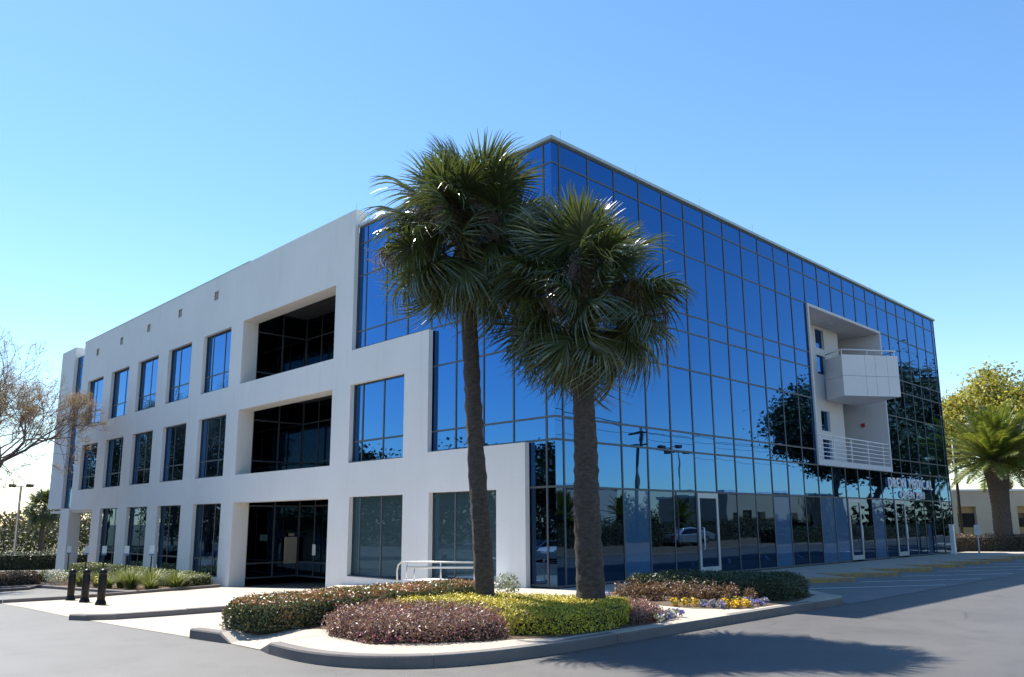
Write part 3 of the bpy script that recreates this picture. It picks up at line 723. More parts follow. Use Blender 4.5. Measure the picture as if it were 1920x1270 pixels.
def cabbage_palm(name, label, base, tilt_pts, rads, crown, nleaf, scale, seed, boots, seeds, low=150):
    rg = np.random.default_rng(seed); root = empty(name, base); tag(root, label, 'palm tree', 'cabbage palms in the corner bed')
    palm_trunk(tilt_pts, rads, seed, 'trunk', root)
    c = Vector(crown)
    for k in range(nleaf):
        f = (k + .5) / nleaf
        el = R(84 - low * f ** .92) + rg.normal(0, .10)       # from upright to hanging
        az = k * 2.39996 + rg.normal(0, .25)
        typ = 3 if f < .2 else 0 if f < .4 else 1 if f < .6 else 2 if f < .75 else 4 if f < .9 else 5
        o = bpy.data.objects.new('leaf', FAN[typ]); COL.objects.link(o); o.parent = root
        d = Vector((math.cos(az) * math.cos(el), math.sin(az) * math.cos(el), math.sin(el)))
        roll = rg.normal(0, .5) + (math.pi / 2 * rg.choice([-1, 1]) * .35)
        q = d.to_track_quat('X', 'Z'); o.rotation_mode = 'QUATERNION'
        from mathutils import Quaternion
        o.rotation_quaternion = q @ Quaternion((1, 0, 0), roll)
        s = scale * rg.uniform(.82, 1.1); o.scale = (s, s, s)
        o.location = c + Vector((0, 0, .45 * (1 - f) - .25)) + d * .08
    for k in range(boots):
        az = k * 2.39996; f = k / boots; z = c.z - .95 + .85 * f; r = rads[-1] * .95
        mb = MB(); d = Vector((math.cos(az), math.sin(az), 0)); s = Vector((-d.y, d.x, 0)); L = rg.uniform(.16, .34); w0 = .055
        p0 = Vector((c.x, c.y, z)) + d * r; p1 = p0 + d * L * .55 + Vector((0, 0, L * rg.uniform(.5, .9)))
        for p, ww, th in ((p0, w0, .03), (p1, .03, .018)):
            mb.v += [tuple(p - s * ww - d * th), tuple(p + s * ww - d * th), tuple(p + s * ww + d * th), tuple(p - s * ww + d * th)]
        mb.f += [(0, 1, 5, 4), (1, 2, 6, 5), (2, 3, 7, 6), (3, 0, 4, 7), (4, 5, 6, 7)]
        mb.build('leaf_base', 'boot', root)
    for az, el, L, dens in seeds:
        az = R(az); el = R(el); mb = MB(); Qs = []
        d = Vector((math.cos(az), math.sin(az), 0)); p = Vector(c); pts = []
        for i in range(9):
            t = i / 8; pts.append(c + d * L * math.cos(el) * t + Vector((0, 0, L * math.sin(el) * t - .55 * L * t * t)))
        mb.tube(pts, [.014 - .009 * i / 8 for i in range(9)], 5)
        for i in range(dens):
            t = rg.uniform(.35, 1); a = pts[min(8, int(t * 8))]; e = a + Vector((rg.normal(0, .13), rg.normal(0, .13), -rg.uniform(.1, .5)))
            mid = (a + e) / 2 + Vector((rg.normal(0, .05), rg.normal(0, .05), .06))
            mb.tube([a, mid, e], .004, 3, False)
            for _ in range(14):
                q = a.lerp(mid, rg.random()) if rg.random() < .4 else mid.lerp(e, rg.random()); q = q + Vector(rg.normal(0, .035, 3)); s = .016
                k0 = len(mb.v); mb.v += [tuple(q + Vector(v) * s) for v in ((1, 0, 0), (-.5, .9, 0), (-.5, -.9, 0), (0, 0, 1.2))]; mb.f += [(k0, k0 + 1, k0 + 3), (k0 + 1, k0 + 2, k0 + 3), (k0 + 2, k0, k0 + 3), (k0, k0 + 2, k0 + 1)]
        mb.build('seed_stalk', 'seed', root)
    return root
cabbage_palm('palm_tree', 'taller slim cabbage palm on the left with old leaf bases under its crown', (-5.25, -3.15, 0),
             [(0, 0, -.1), (-.05, .06, .5), (-.17, .16, 2.9), (-.26, .24, 4.9), (-.30, .29, 6.3), (-.30, .29, 7.4)], [.185, .172, .150, .145, .155, .14],
             (-.30, .29, 7.2), 108, 1.0, 11, 34, [(150, 8, 1.85, 110), (135, 16, 1.75, 80), (-50, 18, 1.6, 110), (200, 48, 1.35, 110), (240, 40, 1.2, 90), (-80, 35, 1.3, 80), (170, 40, 1.4, 90), (225, 62, 1.5, 130), (205, 28, 1.5, 120), (255, 25, 1.4, 110)], 138)
cabbage_palm('palm_tree', 'shorter cabbage palm on the right with a thick trunk and drooping fan leaves', (-4.5, -4.9, 0),
             [(0, 0, -.1), (-.01, .01, .4), (-.04, .03, 2.2), (-.05, .04, 3.6), (-.04, .03, 4.6), (-.03, .03, 6.0)], [.255, .238, .215, .188, .18, .15],
             (-.03, .03, 5.75), 94, 1.0, 23, 22, [(215, 50, 1.2, 110), (-50, 10, 1.7, 70), (-80, 30, 1.3, 80), (190, 10, 1.2, 60), (235, 66, 1.5, 120)])

# ------------------------------------------------------------------ HEDGES AND PLANTS
def poly_arrays(poly):
    P = np.array(poly, float); return P, np.roll(P, -1, 0)
def inside(P, x, y):
    A, Bq = poly_arrays(P); c = np.zeros(len(x), bool)
    for (ax, ay), (bx_, by) in zip(A, Bq):
        m = ((ay > y) != (by > y)); t = (y - ay) / ((by - ay) if by != ay else 1e-9); c ^= m & (x < ax + t * (bx_ - ax))
    return c
def dist_edge(P, x, y):
    A, Bq = poly_arrays(P); best = np.full(len(x), 1e9); nx = np.zeros(len(x)); ny = np.zeros(len(x))
    for a, b in zip(A, Bq):
        d = b - a; L2 = d @ d; t = np.clip(((x - a[0]) * d[0] + (y - a[1]) * d[1]) / L2, 0, 1)
        qx, qy = a[0] + t * d[0], a[1] + t * d[1]; dd = np.hypot(x - qx, y - qy); m = dd < best
        best[m] = dd[m]; nx[m] = (qx - x)[m]; ny[m] = (qy - y)[m]
    L = np.maximum(np.hypot(nx, ny), 1e-6); return best, nx / L, ny / L
def lump(x, y, s=1.0):
    return .5 * np.sin(2.1 * x * s + 1.3) * np.cos(1.7 * y * s + .4) + .3 * np.sin(5.3 * x * s + y * 3.1) + .2 * np.cos(7.7 * y * s - 2.3 * x)
def hedge(name, label, cat, poly, base, height, mat, n, size, rnd=.18, rough=.03, lumpy=.03, spread=.7, aspect=.55, toptint=None, group=None, loose=0, core=True):
    P = np.array(poly, float); x0, y0 = P.min(0); x1, y1 = P.max(0); root = empty(name, (P[:, 0].mean(), P[:, 1].mean(), base)); tag(root, label, cat, group)
    per = np.linalg.norm(np.roll(P, -1, 0) - P, axis=1); 
    # area estimate
    A, Bq = poly_arrays(P); area = abs((A[:, 0] * Bq[:, 1] - A[:, 1] * Bq[:, 0]).sum()) / 2
    nt = int(n * area / (area + per.sum() * height)); ns = n - nt
    C = []; N = []
    x = RNG.uniform(x0, x1, nt * 4); y = RNG.uniform(y0, y1, nt * 4); m = inside(P, x, y); x, y = x[m][:nt], y[m][:nt]
    d, nx, ny = dist_edge(P, x, y); t = np.clip(1 - d / rnd, 0, 1)
    z = height - rnd * (1 - np.sqrt(np.maximum(0, 1 - t * t))) + lump(x, y) * lumpy + RNG.normal(0, rough, len(x)) - np.abs(RNG.normal(0, loose, len(x)))
    C.append(np.stack([x, y, z], 1)); N.append(np.stack([nx * t, ny * t, 1.05 - t], 1))
    k = RNG.choice(len(P), ns, p=per / per.sum()); tt = RNG.random(ns); a, b = P[k], np.roll(P, -1, 0)[k]; q = a + (b - a) * tt[:, None]
    dd = (b - a) / per[k][:, None]; out = np.stack([dd[:, 1], -dd[:, 0]], 1)
    if ((A[:, 0] * Bq[:, 1] - A[:, 1] * Bq[:, 0]).sum()) < 0: out = -out
    z = RNG.random(ns) ** .9 * (height - rnd * .35); inset = RNG.normal(.0, rough, ns) + np.clip((z - (height - rnd)) / rnd, 0, 1) ** 2 * rnd * .6 + lump(q[:, 0], q[:, 1] + z * 2, 1.6) * lumpy
    q = q - out * inset[:, None]
    C.append(np.stack([q[:, 0], q[:, 1], z], 1)); N.append(np.stack([out[:, 0], out[:, 1], np.full(ns, .25)], 1))
    C = np.concatenate(C); N = np.concatenate(N)
    tint = RNG.random(len(C)) * .86
    if toptint is not None:
        hi = C[:, 2] > height - .05; tint[hi] = np.where(RNG.random(hi.sum()) < toptint, RNG.uniform(.85, 1, hi.sum()), tint[hi])
    else: tint = RNG.random(len(C))
    tint = np.clip(tint + .22 * lump(C[:, 0] * 1.7 + 3, C[:, 1] * 1.7 + C[:, 2] * 2, 1.0), 0, 1)
    W = C.copy(); o = np.array(root.location); W -= np.array([o[0], o[1], 0])
    gz = np.array([G(v) for v in C[:, 1]]) - G(o[1]) if False else 0
    me = quads_mesh('foliage', leaves(W, N, size, aspect, spread), tint); link('foliage', me, mat, root)
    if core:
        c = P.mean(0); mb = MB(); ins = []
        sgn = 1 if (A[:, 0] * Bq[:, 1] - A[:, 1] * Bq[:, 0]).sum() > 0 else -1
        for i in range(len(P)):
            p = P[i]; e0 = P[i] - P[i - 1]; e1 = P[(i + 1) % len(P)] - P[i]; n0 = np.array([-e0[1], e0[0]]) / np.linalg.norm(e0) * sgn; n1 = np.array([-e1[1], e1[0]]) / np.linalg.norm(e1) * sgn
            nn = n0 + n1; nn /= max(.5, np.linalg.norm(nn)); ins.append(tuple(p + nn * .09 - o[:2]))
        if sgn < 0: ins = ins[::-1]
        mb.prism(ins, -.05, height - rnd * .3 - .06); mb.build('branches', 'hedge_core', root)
    return root
BZ0 = .037
def capsule(x0, y0, x1, y1, r, n=8):
    a = math.degrees(math.atan2(y1 - y0, x1 - x0)); return rounded((x1, y1), r, a - 90, a + 90, n) + rounded((x0, y0), r, a + 90, a + 270, n)
hedge('hedge', 'long round-ended clipped hedge with reddish top in front of the entrance', 'hedge', capsule(-8.72, -1.72, -4.75, -1.45, .66), BZ0, .43, 'hedge_green', 30000, .05, .2, .022, .03, .75, .55, toptint=.5)
hedge('shrub_bed', 'loose purple brown shrubs at the front left of the corner bed', 'shrubs', [(-8.15, -2.75), (-8.62, -3.45), (-8.68, -4.5), (-8.2, -5.0), (-7.5, -5.42), (-6.98, -5.35), (-6.75, -4.9), (-6.4, -4.1), (-6.62, -3.2), (-7.15, -2.7)], BZ0, .29, 'hedge_purple', 26000, .046, .14, .06, .085, 1.1, .42, loose=.06)
hedge('hedge', 'bright yellow green clipped hedge around the feet of the two palms', 'hedge', [(-7.15, -2.45), (-5.5, -2.3), (-4.5, -3.3), (-3.95, -4.6), (-4.0, -5.3), (-4.8, -5.85), (-5.55, -5.98), (-6.4, -5.82), (-6.85, -5.35), (-6.6, -4.9), (-6.2, -4.1), (-6.45, -3.2)], BZ0, .31, 'hedge_yellow', 36000, .036, .1, .022, .035, .6, .6)
hedge('shrub_bed', 'dark purple low shrubs to the right of the thick palm trunk', 'shrubs', [(-4.7, -5.88), (-3.85, -5.9), (-3.45, -5.3), (-3.3, -4.4), (-3.9, -4.7), (-4.0, -5.4)], BZ0, .2, 'hedge_purple', 7000, .04, .1, .04, .04, 1.0, .45)
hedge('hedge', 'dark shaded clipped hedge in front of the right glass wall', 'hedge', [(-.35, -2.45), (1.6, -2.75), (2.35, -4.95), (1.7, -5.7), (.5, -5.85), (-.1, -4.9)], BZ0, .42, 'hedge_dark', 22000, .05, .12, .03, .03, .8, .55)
def tufts(name, label, cat, spots, mat, blades, h, wd, lean=.5, group=None, each=True, tmin=0, tmax=1):
    """upright leafy stems or grass blades; each spot is its own plant"""
    for k, (x, y, s) in enumerate(spots):
        root = empty(name, (x, y, G(y) + .15 if -6.3 < y < 0 else G(y) + .05)); tag(root, label(k) if callable(label) else label, cat, group)
        Q = []; tn = []
        for i in range(blades):
            az = RNG.uniform(0, 6.28); r = abs(RNG.normal(0, .3)) * s * .6; L = h * s * RNG.uniform(.6, 1.15); ln = lean * RNG.uniform(.2, 1.3)
            p = np.array([math.cos(az) * r * .5, math.sin(az) * r * .5, 0]); d = np.array([math.cos(az), math.sin(az), 0]); sd = np.array([-d[1], d[0], 0]); tt = RNG.uniform(tmin, tmax)
            prev = p; m = 4
            for j in range(1, m + 1):
                t = j / m; q = p + d * L * ln * t ** 1.6 + np.array([0, 0, L * (t - .35 * ln * t * t)]); w0 = wd * (1 - .85 * (t - 1 / m)); w1 = wd * (1 - .85 * t)
                Q.append([prev - sd * w0, prev + sd * w0, q + sd * w1, q - sd * w1]); tn.append(tt); prev = q
        link('foliage', quads_mesh('foliage', np.array(Q), np.array(tn)), mat, root)
def leafy(name, label, cat, spots, mat, n, size, h, rad, group=None, aspect=.6):
    for k, (x, y, s) in enumerate(spots):
        root = empty(name, (x, y, G(y) + .155)); tag(root, label(k) if callable(label) else label, cat, group)
        C = RNG.normal(0, 1, (n, 3)); C = unit(C) * RNG.random((n, 1)) ** .4; C *= np.array([rad * s, rad * s, h * s * .55]); C[:, 2] += h * s * .5
        C[:, 2] = np.maximum(C[:, 2], .01)
        link('foliage', quads_mesh('foliage', leaves(C, C * np.array([1, 1, .6]) + np.array([0, 0, .3]), size, aspect, .7)), mat, root)
# copper plants in the right bed: each clump its own plant
spots = []
for i in range(16):
    t = i / 15; spots.append((-1.55 + 1.15 * t + RNG.normal(0, .08), -3.1 - 2.35 * t + RNG.normal(0, .08), RNG.uniform(.85, 1.15)))
    if i % 2: spots.append((-1.05 + 1.1 * t + RNG.normal(0, .08), -2.9 - 2.3 * t + RNG.normal(0, .08), RNG.uniform(.9, 1.2)))
leafy('copper_plant', 'copper brown bedding plant in the bed before the dark hedge', 'plant', spots, 'copper_leaf', 260, .062, .34, .19, 'copper brown bedding plants', .4)
pan = [(-1.73, -2.95, 'v'), (-1.6, -2.8, 'w'), (-1.55, -2.6, 'v'), (-1.85, -4.75, 'y'), (-1.72, -4.9, 'y'), (-1.62, -5.05, 'y'), (-1.66, -5.25, 'v'), (-1.62, -5.42, 'v'), (-1.42, -5.3, 'v'), (-1.62, -5.62, 'v'), (-1.45, -5.6, 'y'), (-1.3, -5.5, 'y'), (-1.42, -5.78, 'y'), (-1.22, -5.72, 'y'), (-1.05, -5.62, 'y'), (-1.18, -5.9, 'y'), (-.98, -5.85, 'v'), (-.85, -5.7, 'v'), (-.72, -5.9, 'v'), (-.5, -5.88, 'v'), (-4.1, -5.98, 'w'), (-3.95, -5.9, 'v'), (-3.75, -5.9, 'v'), (-3.55, -5.85, 'w'), (-3.4, -5.72, 'v'), (-3.25, -5.78, 'v')]
LB = {'v': 'small violet pansy plant along the bed edge', 'y': 'small yellow pansy plant at the tip of the right bed', 'w': 'small white pansy plant along the bed edge'}
MT = {'v': 'flower_violet', 'y': 'flower_yellow', 'w': 'flower_white'}
for x, y, c in pan:
    leafy('pansy', LB[c] + (' before the copper plants' if x > -2 and c != 'y' else '') + (' beside the dark purple shrubs' if x < -2 else ''), 'flowers', [(x, y, RNG.uniform(.85, 1.15))], MT[c], 90, .05, .16, .1, {'v': 'violet pansies', 'y': 'yellow pansies', 'w': 'white pansies'}[c] + (' by the purple shrubs' if x < -2 else ' in the right bed'), .8)
leafy('bush', 'small grey green bush between the white wall and the slim palm', 'bush', [(-2.3, -.55, 1)], 'silver_leaf', 500, .07, .5, .32)
# left front beds
hedge('hedge', 'clipped green hedge along the left ground floor windows', 'hedge', [(-.5, 18.5), (-1.5, 18.1), (-1.7, 24), (-1.75, 33), (-.6, 33)], -1.05, .66, 'hedge_light', 16000, .075, .15, .03, .05, .8, .55)
tufts('grass_clump', lambda k: ['bright arching grass clump nearest the entrance', 'second arching grass clump from the entrance', 'third arching grass clump from the entrance', 'arching grass clump under the middle signs', 'arching grass clump right of the bollards', 'arching grass clump behind the bollards', 'farthest arching grass clump in the left bed', 'small pale grass clump near the far pier', 'arching grass clump against the hedge nearest the entrance', 'arching grass clump against the hedge below the nearest sign', 'arching grass clump against the hedge below the second sign', 'low grass clump on the kerb nearest the entrance', 'low grass clump on the kerb right of the bollards'][k], 'grass', [(-2.2, 18.0, 1.1), (-2.75, 18.9, 1.25), (-3.1, 20.2, 1.25), (-3.0, 21.6, 1.15), (-3.4, 23.0, 1.1), (-3.6, 24.6, 1.0), (-3.2, 27, 1.0), (-3.4, 31, .9), (-1.9, 18.9, .9), (-2.2, 20.6, 1.0), (-2.3, 22.8, 1.0), (-3.2, 18.0, .7), (-3.7, 21.0, .8)], 'grass_blade', 420, .7, .013, .9, 'grass clumps in the left bed')
leafy('flowering_bush', 'white flowering bush near the far pier', 'bush', [(-3.9, 27.0, 1.1)], 'flower_white', 700, .09, .5, .6)
leafy('bush', 'yellowish low bush among the grass clumps', 'bush', [(-3.5, 22.2, 1)], 'hedge_yellow', 400, .08, .45, .4)
hedge('hedge', 'reddish clipped hedge on the island at the left edge', 'hedge', [(-11, 26.7), (-4.95, 26.5), (-4.6, 27.0), (-4.8, 28.6), (-11, 28.8)], -1.08, .62, 'red_hedge', 14000, .08, .2, .03, .04, .8, .55)
hedge('hedge', 'tall dark green hedge behind the far left pier', 'hedge', [(-12, 49.5), (-2, 49), (3.5, 45.5), (4.2, 46.5), (-1.5, 51), (-12, 52)], -1.4, 1.1, 'hedge_dark', 16000, .11, .2, .05, .06, .8, .55)
hedge('hedge', 'clipped hedge below the feather palm at the right edge', 'hedge', [(33.0, 1.9), (37.5, -2.1), (50, -3.2), (50, -2.2), (38, -.9), (33.8, 2.7)], -.1, .85, 'red_hedge', 14000, .09, .15, .04, .06, .8, .55)

# ------------------------------------------------------------------ SMALL THINGS
def bollard(x, y, label):
    root = empty('bollard', (x, y, G(y) + .008)); tag(root, label, 'bollard', 'black bollards on the concrete apron')
    mb = MB(); mb.lathe([(.145, 0), (.145, .05), (.13, .08), (.108, .13), (.1, .17), (.108, .19), (.108, .78), (.1, .80), (.1, .83), (.112, .845)], 24); mb.build('shaft', 'black_paint', root, True)
    mb = MB(); mb.lathe([(.112, .845), (.117, .87), (.112, .895), (.097, .93), (.068, .96), (.03, .975), (.005, .978)], 24); mb.build('cap', 'black_paint', root, True)
for (x, y), l in zip([(-6.79, 15.0), (-7.04, 12.8), (-7.32, 10.5)], ['leftmost black bollard, farthest of the three', 'middle black bollard of the three', 'rightmost black bollard, nearest of the three']): bollard(x, y, l)
def post_sign(x, y, label, h=1.62, back=False):
    z = G(y) + .05; root = empty('parking_sign', (x, y, z)); tag(root, label, 'sign', 'parking signs in the left bed')
    mb = MB(); mb.box(-.025, .025, -.02, .02, 0, h); mb.build('post', 'post_black', root)
    mb = MB(); mb.box(-.1, .1, -.034, -.022, h - .38, h + .03); mb.build('plate', 'sign_face', root)
    mb = MB(); mb.box(-.095, .095, -.038, -.0345, h - .375, h - .30); mb.build('blue_band', 'sign_blue', root)
    root.rotation_euler.z = R(-30)
for (x, y), l in zip([(-2, 21.2), (-2, 24.1), (-2, 27), (-2, 29.5), (-2, 32.3)], ['nearest of the five white signs on black posts, rightmost in view', 'second of the five white signs from the entrance', 'third of the five white signs, in the middle', 'fourth of the five white signs from the entrance', 'leftmost white sign on a black post, before the far pier']): post_sign(x, y, l)
for x, y, m_, l in ((1.2, 47.6, 'yellow_paint', 'yellow guard post behind the far left pier'), (1.6, 47.3, 'orange_post', 'rusty orange guard post beside the yellow one')):
    mb = MB(); mb.lathe([(.13, 0), (.13, .85), (.12, .91), (.07, .96), (.01, .975)], 16, (x, y, G(y))); tag(mb.build('guard_post', m_, None, True), l, 'post')
mb = MB(); mb.box(27.93, 28.13, -.55, -.37, 0, 1.37); mb.box(27.9, 28.16, -.58, -.34, 1.37, 1.41); mb.box(27.88, 28.18, -.6, -.32, 0, .06)
tag(mb.build('corner_post', 'steel_white', bevel=.008), 'square white post at the far right end of the glass wall', 'post')
rs = empty('road_sign', (28.95, -1.3, .0)); tag(rs, 'grey sign seen from behind on a post near the right edge', 'sign')
mb = MB(); mb.box(-.03, .03, -.03, .03, 0, 1.3); mb.build('post', 'sign_back', rs)
mb = MB(); mb.prism([(a * .17, b * .25) for a, b in ((-1, -.8), (-.8, -1), (.8, -1), (1, -.8), (1, .8), (.8, 1), (-.8, 1), (-1, .8))], -.006, .006)
mb.v = [(a, c - .04, b + 1.13) for a, b, c in mb.v]; mb.build('plate', 'sign_back', rs); rs.rotation_euler.z = R(-40)
def street_lamp(name, label, x, y, z, h, heads, group=None, rz=0, r=.07):
    root = empty(name, (x, y, z), rz); tag(root, label, 'street lamp', group)
    mb = MB(); mb.lathe([(.22, 0), (.22, .5), (r, .52), (r * .8, h)], 12); mb.build('pole', 'pole_bronze', root, True)
    for k in range(heads):
        s = 1 if k % 2 == 0 else -1; zz = h - .05 - .55 * (k // 2)
        mb = MB(); mb.tube([(0, 0, zz), (s * .5, 0, zz + .05)], .04, 6); mb.build('arm', 'pole_bronze', root)
        mb = MB(); mb.box(s * .5 - (.45 if s < 0 else 0), s * .5 + (.45 if s > 0 else 0), -.22, .22, zz - .06, zz + .2); hd = mb.build('lamp_head', 'pole_bronze', root, bevel=.02)
        mb = MB(); mb.box(s * .5 - (.4 if s < 0 else -.05), s * .5 + (.4 if s > 0 else -.05), -.17, .17, zz - .075, zz - .061); mb.build('lens', 'lamp_glass', hd)
street_lamp('street_lamp', 'tall dark street lamp in the distance at the left edge', 3.3, 65.8, -1.4, 6.3, 2, rz=R(-40), r=.11)
mb = MB(); mb.tube([(39.3, 2.5, 0), (39.3, 2.5, 6.5)], .09, 10); tag(mb.build('lamp_pole', 'pole_bronze', None, True), 'thin dark pole in front of the beige building', 'pole')

# ------------------------------------------------------------------ TREES
def crown_cloud(center, radii, clumps, per, size, seed, squash=.75, droop=0, shell=.55):
    rg = np.random.default_rng(seed); c = unit(rg.normal(0, 1, (clumps, 3))) * (shell + (1 - shell) * rg.random((clumps, 1))) ; c[:, 2] = np.where(c[:, 2] < -.35, c[:, 2] * .5, c[:, 2])
    c *= np.array(radii); cr = rg.uniform(.16, .34, clumps) * np.mean(radii)
    idx = np.repeat(np.arange(clumps), per); p = rg.normal(0, .5, (len(idx), 3)) * cr[idx][:, None] * np.array([1, 1, squash]); C = c[idx] + p
    if droop: C[:, 2] -= droop * rg.random(len(C)) ** 2
    return C + np.array(center), p + np.array([0, 0, .3]) * cr[idx][:, None]
def tree(name, label, base, h, radii, cz, clumps, per, size, mat, seed, trunk_r=.3, group=None, droop=0, cat='tree', bark='oak_bark', trunks=1):
    rg = np.random.default_rng(seed); root = empty(name, base); tag(root, label, cat, group)
    C, N = crown_cloud((0, 0, cz), radii, clumps, per, size, seed, droop=droop)
    mb = MB()
    for q in range(trunks):
        o = Vector((rg.normal(0, .5), rg.normal(0, .5), 0)) if trunks > 1 else Vector((0, 0, 0))
        f = [o + Vector((rg.normal(0, .15) * i, rg.normal(0, .15) * i, (cz - radii[2] * .35) * i / 4)) for i in range(5)]
        mb.tube(f, [trunk_r * (1.25 - .16 * i) for i in range(5)], 10)
        for k in range(9):
            d = Vector(C[rg.integers(len(C))]); a = f[3 + (k % 2)]; m_ = a.lerp(d, .5) + Vector((rg.normal(0, .3), rg.normal(0, .3), .3))
            mb.tube([a, m_, d], [trunk_r * .45, trunk_r * .25, trunk_r * .08], 6)
    mb.build('trunk', bark, root, True)
    link('crown', quads_mesh('crown', leaves(C, N, size, .6, .8)), mat, root)
    return root
def bare_tree(name, label, base, h, seed, lean=(0, 0), group=None, leafn=1, twig=.008, mat='bud_leaf', depth=6, r0=.2, first=.2, wide=0):
    rg = np.random.default_rng(seed); root = empty(name, base); tag(root, label, 'tree', group); mb = MB(); tips = []
    def grow(p, d, L, r, k):
        n = 3; pts = [p]; dd = d.copy()
        for i in range(n):
            dd = (dd + Vector(rg.normal(0, .12, 3)) + Vector((0, 0, .05))).normalized(); pts.append(pts[-1] + dd * L / n)
        mb.tube(pts, [max(r * (1 - .35 * i / n), twig * .6) for i in range(n + 1)], 7 if k < 2 else 4 if k < 4 else 3, False)
        if k >= depth: tips.append(pts[-1]); tips.append(pts[-2]); return
        for j in range(rg.integers(2, 4) + (1 if k < 5 else 0)):
            ax = Vector(rg.normal(0, 1, 3)); ax = (ax - dd * ax.dot(dd)).normalized(); a = rg.uniform(.3, .75) + (wide if k < 2 else 0)
            nd = (dd * math.cos(a) + ax * math.sin(a)).normalized(); q = pts[-1] if j < 2 else pts[2].lerp(pts[3], rg.random())
            grow(q, nd, L * rg.uniform(.62, .85), max(r * .58, twig), k + 1)
    grow(Vector((0, 0, 0)), Vector((lean[0], lean[1], 1)).normalized(), h * first, r0, 0)
    mb.build('trunk', 'twig', root)
    T_ = np.array([tuple(t) for t in tips]); C = np.repeat(T_, leafn, 0) + RNG.normal(0, .09, (len(T_) * leafn, 3))
    keep = RNG.random(len(C)) < .8; C = C[keep]
    C2 = np.repeat(T_, 5, 0) + RNG.normal(0, .14, (len(T_) * 5, 3))
    Q = np.concatenate([leaves(C[::2], RNG.normal(0, 1, C[::2].shape), .06, .6, .5), leaves(C2, RNG.normal(0, 1, C2.shape), .34, .035, .5)])
    link('crown', quads_mesh('crown', Q), mat, root)
    return root
bare_tree('bare_tree', 'leafless budding tree reaching in at the left edge', (-6.9, 32.0, -1.1), 19, 17, (.03, -.02), leafn=6, twig=.0095, depth=7, r0=.26, wide=.22)
# right background
YG = 'trees behind the beige building'
tree('leafy_tree', 'yellow green tree behind the beige building, beside the glass wall', (66, 14.5, 0), 13, (6.5, 6.5, 5), 9.0, 120, 220, .34, 'spring_leaf', 31, .4, YG)
tree('leafy_tree', 'tallest yellow green tree behind the feather palm', (70, 8, 0), 14, (5.5, 5.5, 5), 10.2, 120, 220, .34, 'spring_leaf', 32, .4, YG)
tree('leafy_tree', 'yellow green tree behind the beige building at the right edge', (74, 1, 0), 14, (7, 7, 5.5), 9.3, 120, 220, .34, 'spring_leaf', 33, .4, YG)
tree('oak_tree', 'darker tree with a leaning limb behind the feather palm', (41.5, -1.8, 0), 9, (3.2, 3.2, 2.2), 5.6, 50, 160, .22, 'oak_leaf', 34, .32)
# feather palm
def feather(k, L, arch):
    rg = np.random.default_rng(900 + k); Q = []; tn = []; n = 16; pts = []
    for i in range(n + 1):
        t = i / n; pts.append(np.array([L * (t - .12 * arch * t * t), 0, L * (.22 * t - .42 * arch * t * t)]))
    for i in range(n):
        a, b = pts[i], pts[i + 1]; w_ = .045 * (1 - .8 * i / n)
        Q.append([a + [0, -w_, 0], b + [0, -w_, 0], b + [0, w_, 0], a + [0, w_, 0]]); tn.append(.9)
        Q.append([a + [0, 0, -w_], b + [0, 0, -w_], b + [0, 0, w_], a + [0, 0, w_]]); tn.append(.9)
    m = 62
    for i in range(m):
        t = .08 + .92 * i / m; f = t * n; k0 = min(n - 1, int(f)); p = pts[k0] + (pts[k0 + 1] - pts[k0]) * (f - k0); d = pts[k0 + 1] - pts[k0]; d = d / np.linalg.norm(d)
        ll = .62 * math.sin(math.pi * min(1, t * .85 + .12)) ** .7 * rg.uniform(.85, 1.1)
        for s in (-1, 1):
            e = p + d * ll * .55 + np.array([0, s * ll * .75, rg.normal(.12, .08) * ll - .12 * ll]); wv = d * .022; tt = min(1, max(0, rg.normal(.5, .2)))
            md = (p + e) / 2 + np.array([0, 0, .04]); Q.append([p - wv, md - wv, md + wv, p + wv]); tn.append(tt); Q.append([md - wv, e - wv * .15, e + wv * .15, md + wv]); tn.append(tt)
    me = quads_mesh('leaf', np.array(Q), np.array(tn)); me.materials.append(MATS['date_leaf']); return me
FE = [feather(0, 3.2, .35), feather(1, 3.3, .55), feather(2, 3.2, .95), feather(3, 2.7, .25)]
def date_palm(name, label, base, th, tr, n, sc, seed, group=None):
    from mathutils import Quaternion
    rg = np.random.default_rng(seed); root = empty(name, base); tag(root, label, 'palm tree', group)
    palm_trunk([(0, 0, -.1), (0, 0, th * .5), (0, 0, th * .8), (0, 0, th), (0, 0, th + .5)], [tr, tr * .95, tr * 1.15, tr * 1.5, tr * .9], seed, 'trunk', root)
    for k in range(n):
        f = (k + .5) / n; el = R(82 - 105 * f) + rg.normal(0, .06); az = k * 2.39996; d = Vector((math.cos(az) * math.cos(el), math.sin(az) * math.cos(el), math.sin(el)))
        o = bpy.data.objects.new('leaf', FE[3 if f < .15 else 0 if f < .45 else 1 if f < .75 else 2]); COL.objects.link(o); o.parent = root
        o.rotation_mode = 'QUATERNION'; o.rotation_quaternion = d.to_track_quat('X', 'Z') @ Quaternion((1, 0, 0), rg.normal(0, .25)); s = sc * rg.uniform(.9, 1.08); o.scale = (s, s, s); o.location = (0, 0, th + .25 - .2 * f)
    return root
date_palm('feather_palm', 'big feather palm with arching fronds at the right edge', (36.6, -.45, 0), 4.7, .48, 92, 1.1, 41)
cabbage = bpy.data.objects  # small distant palm on the left
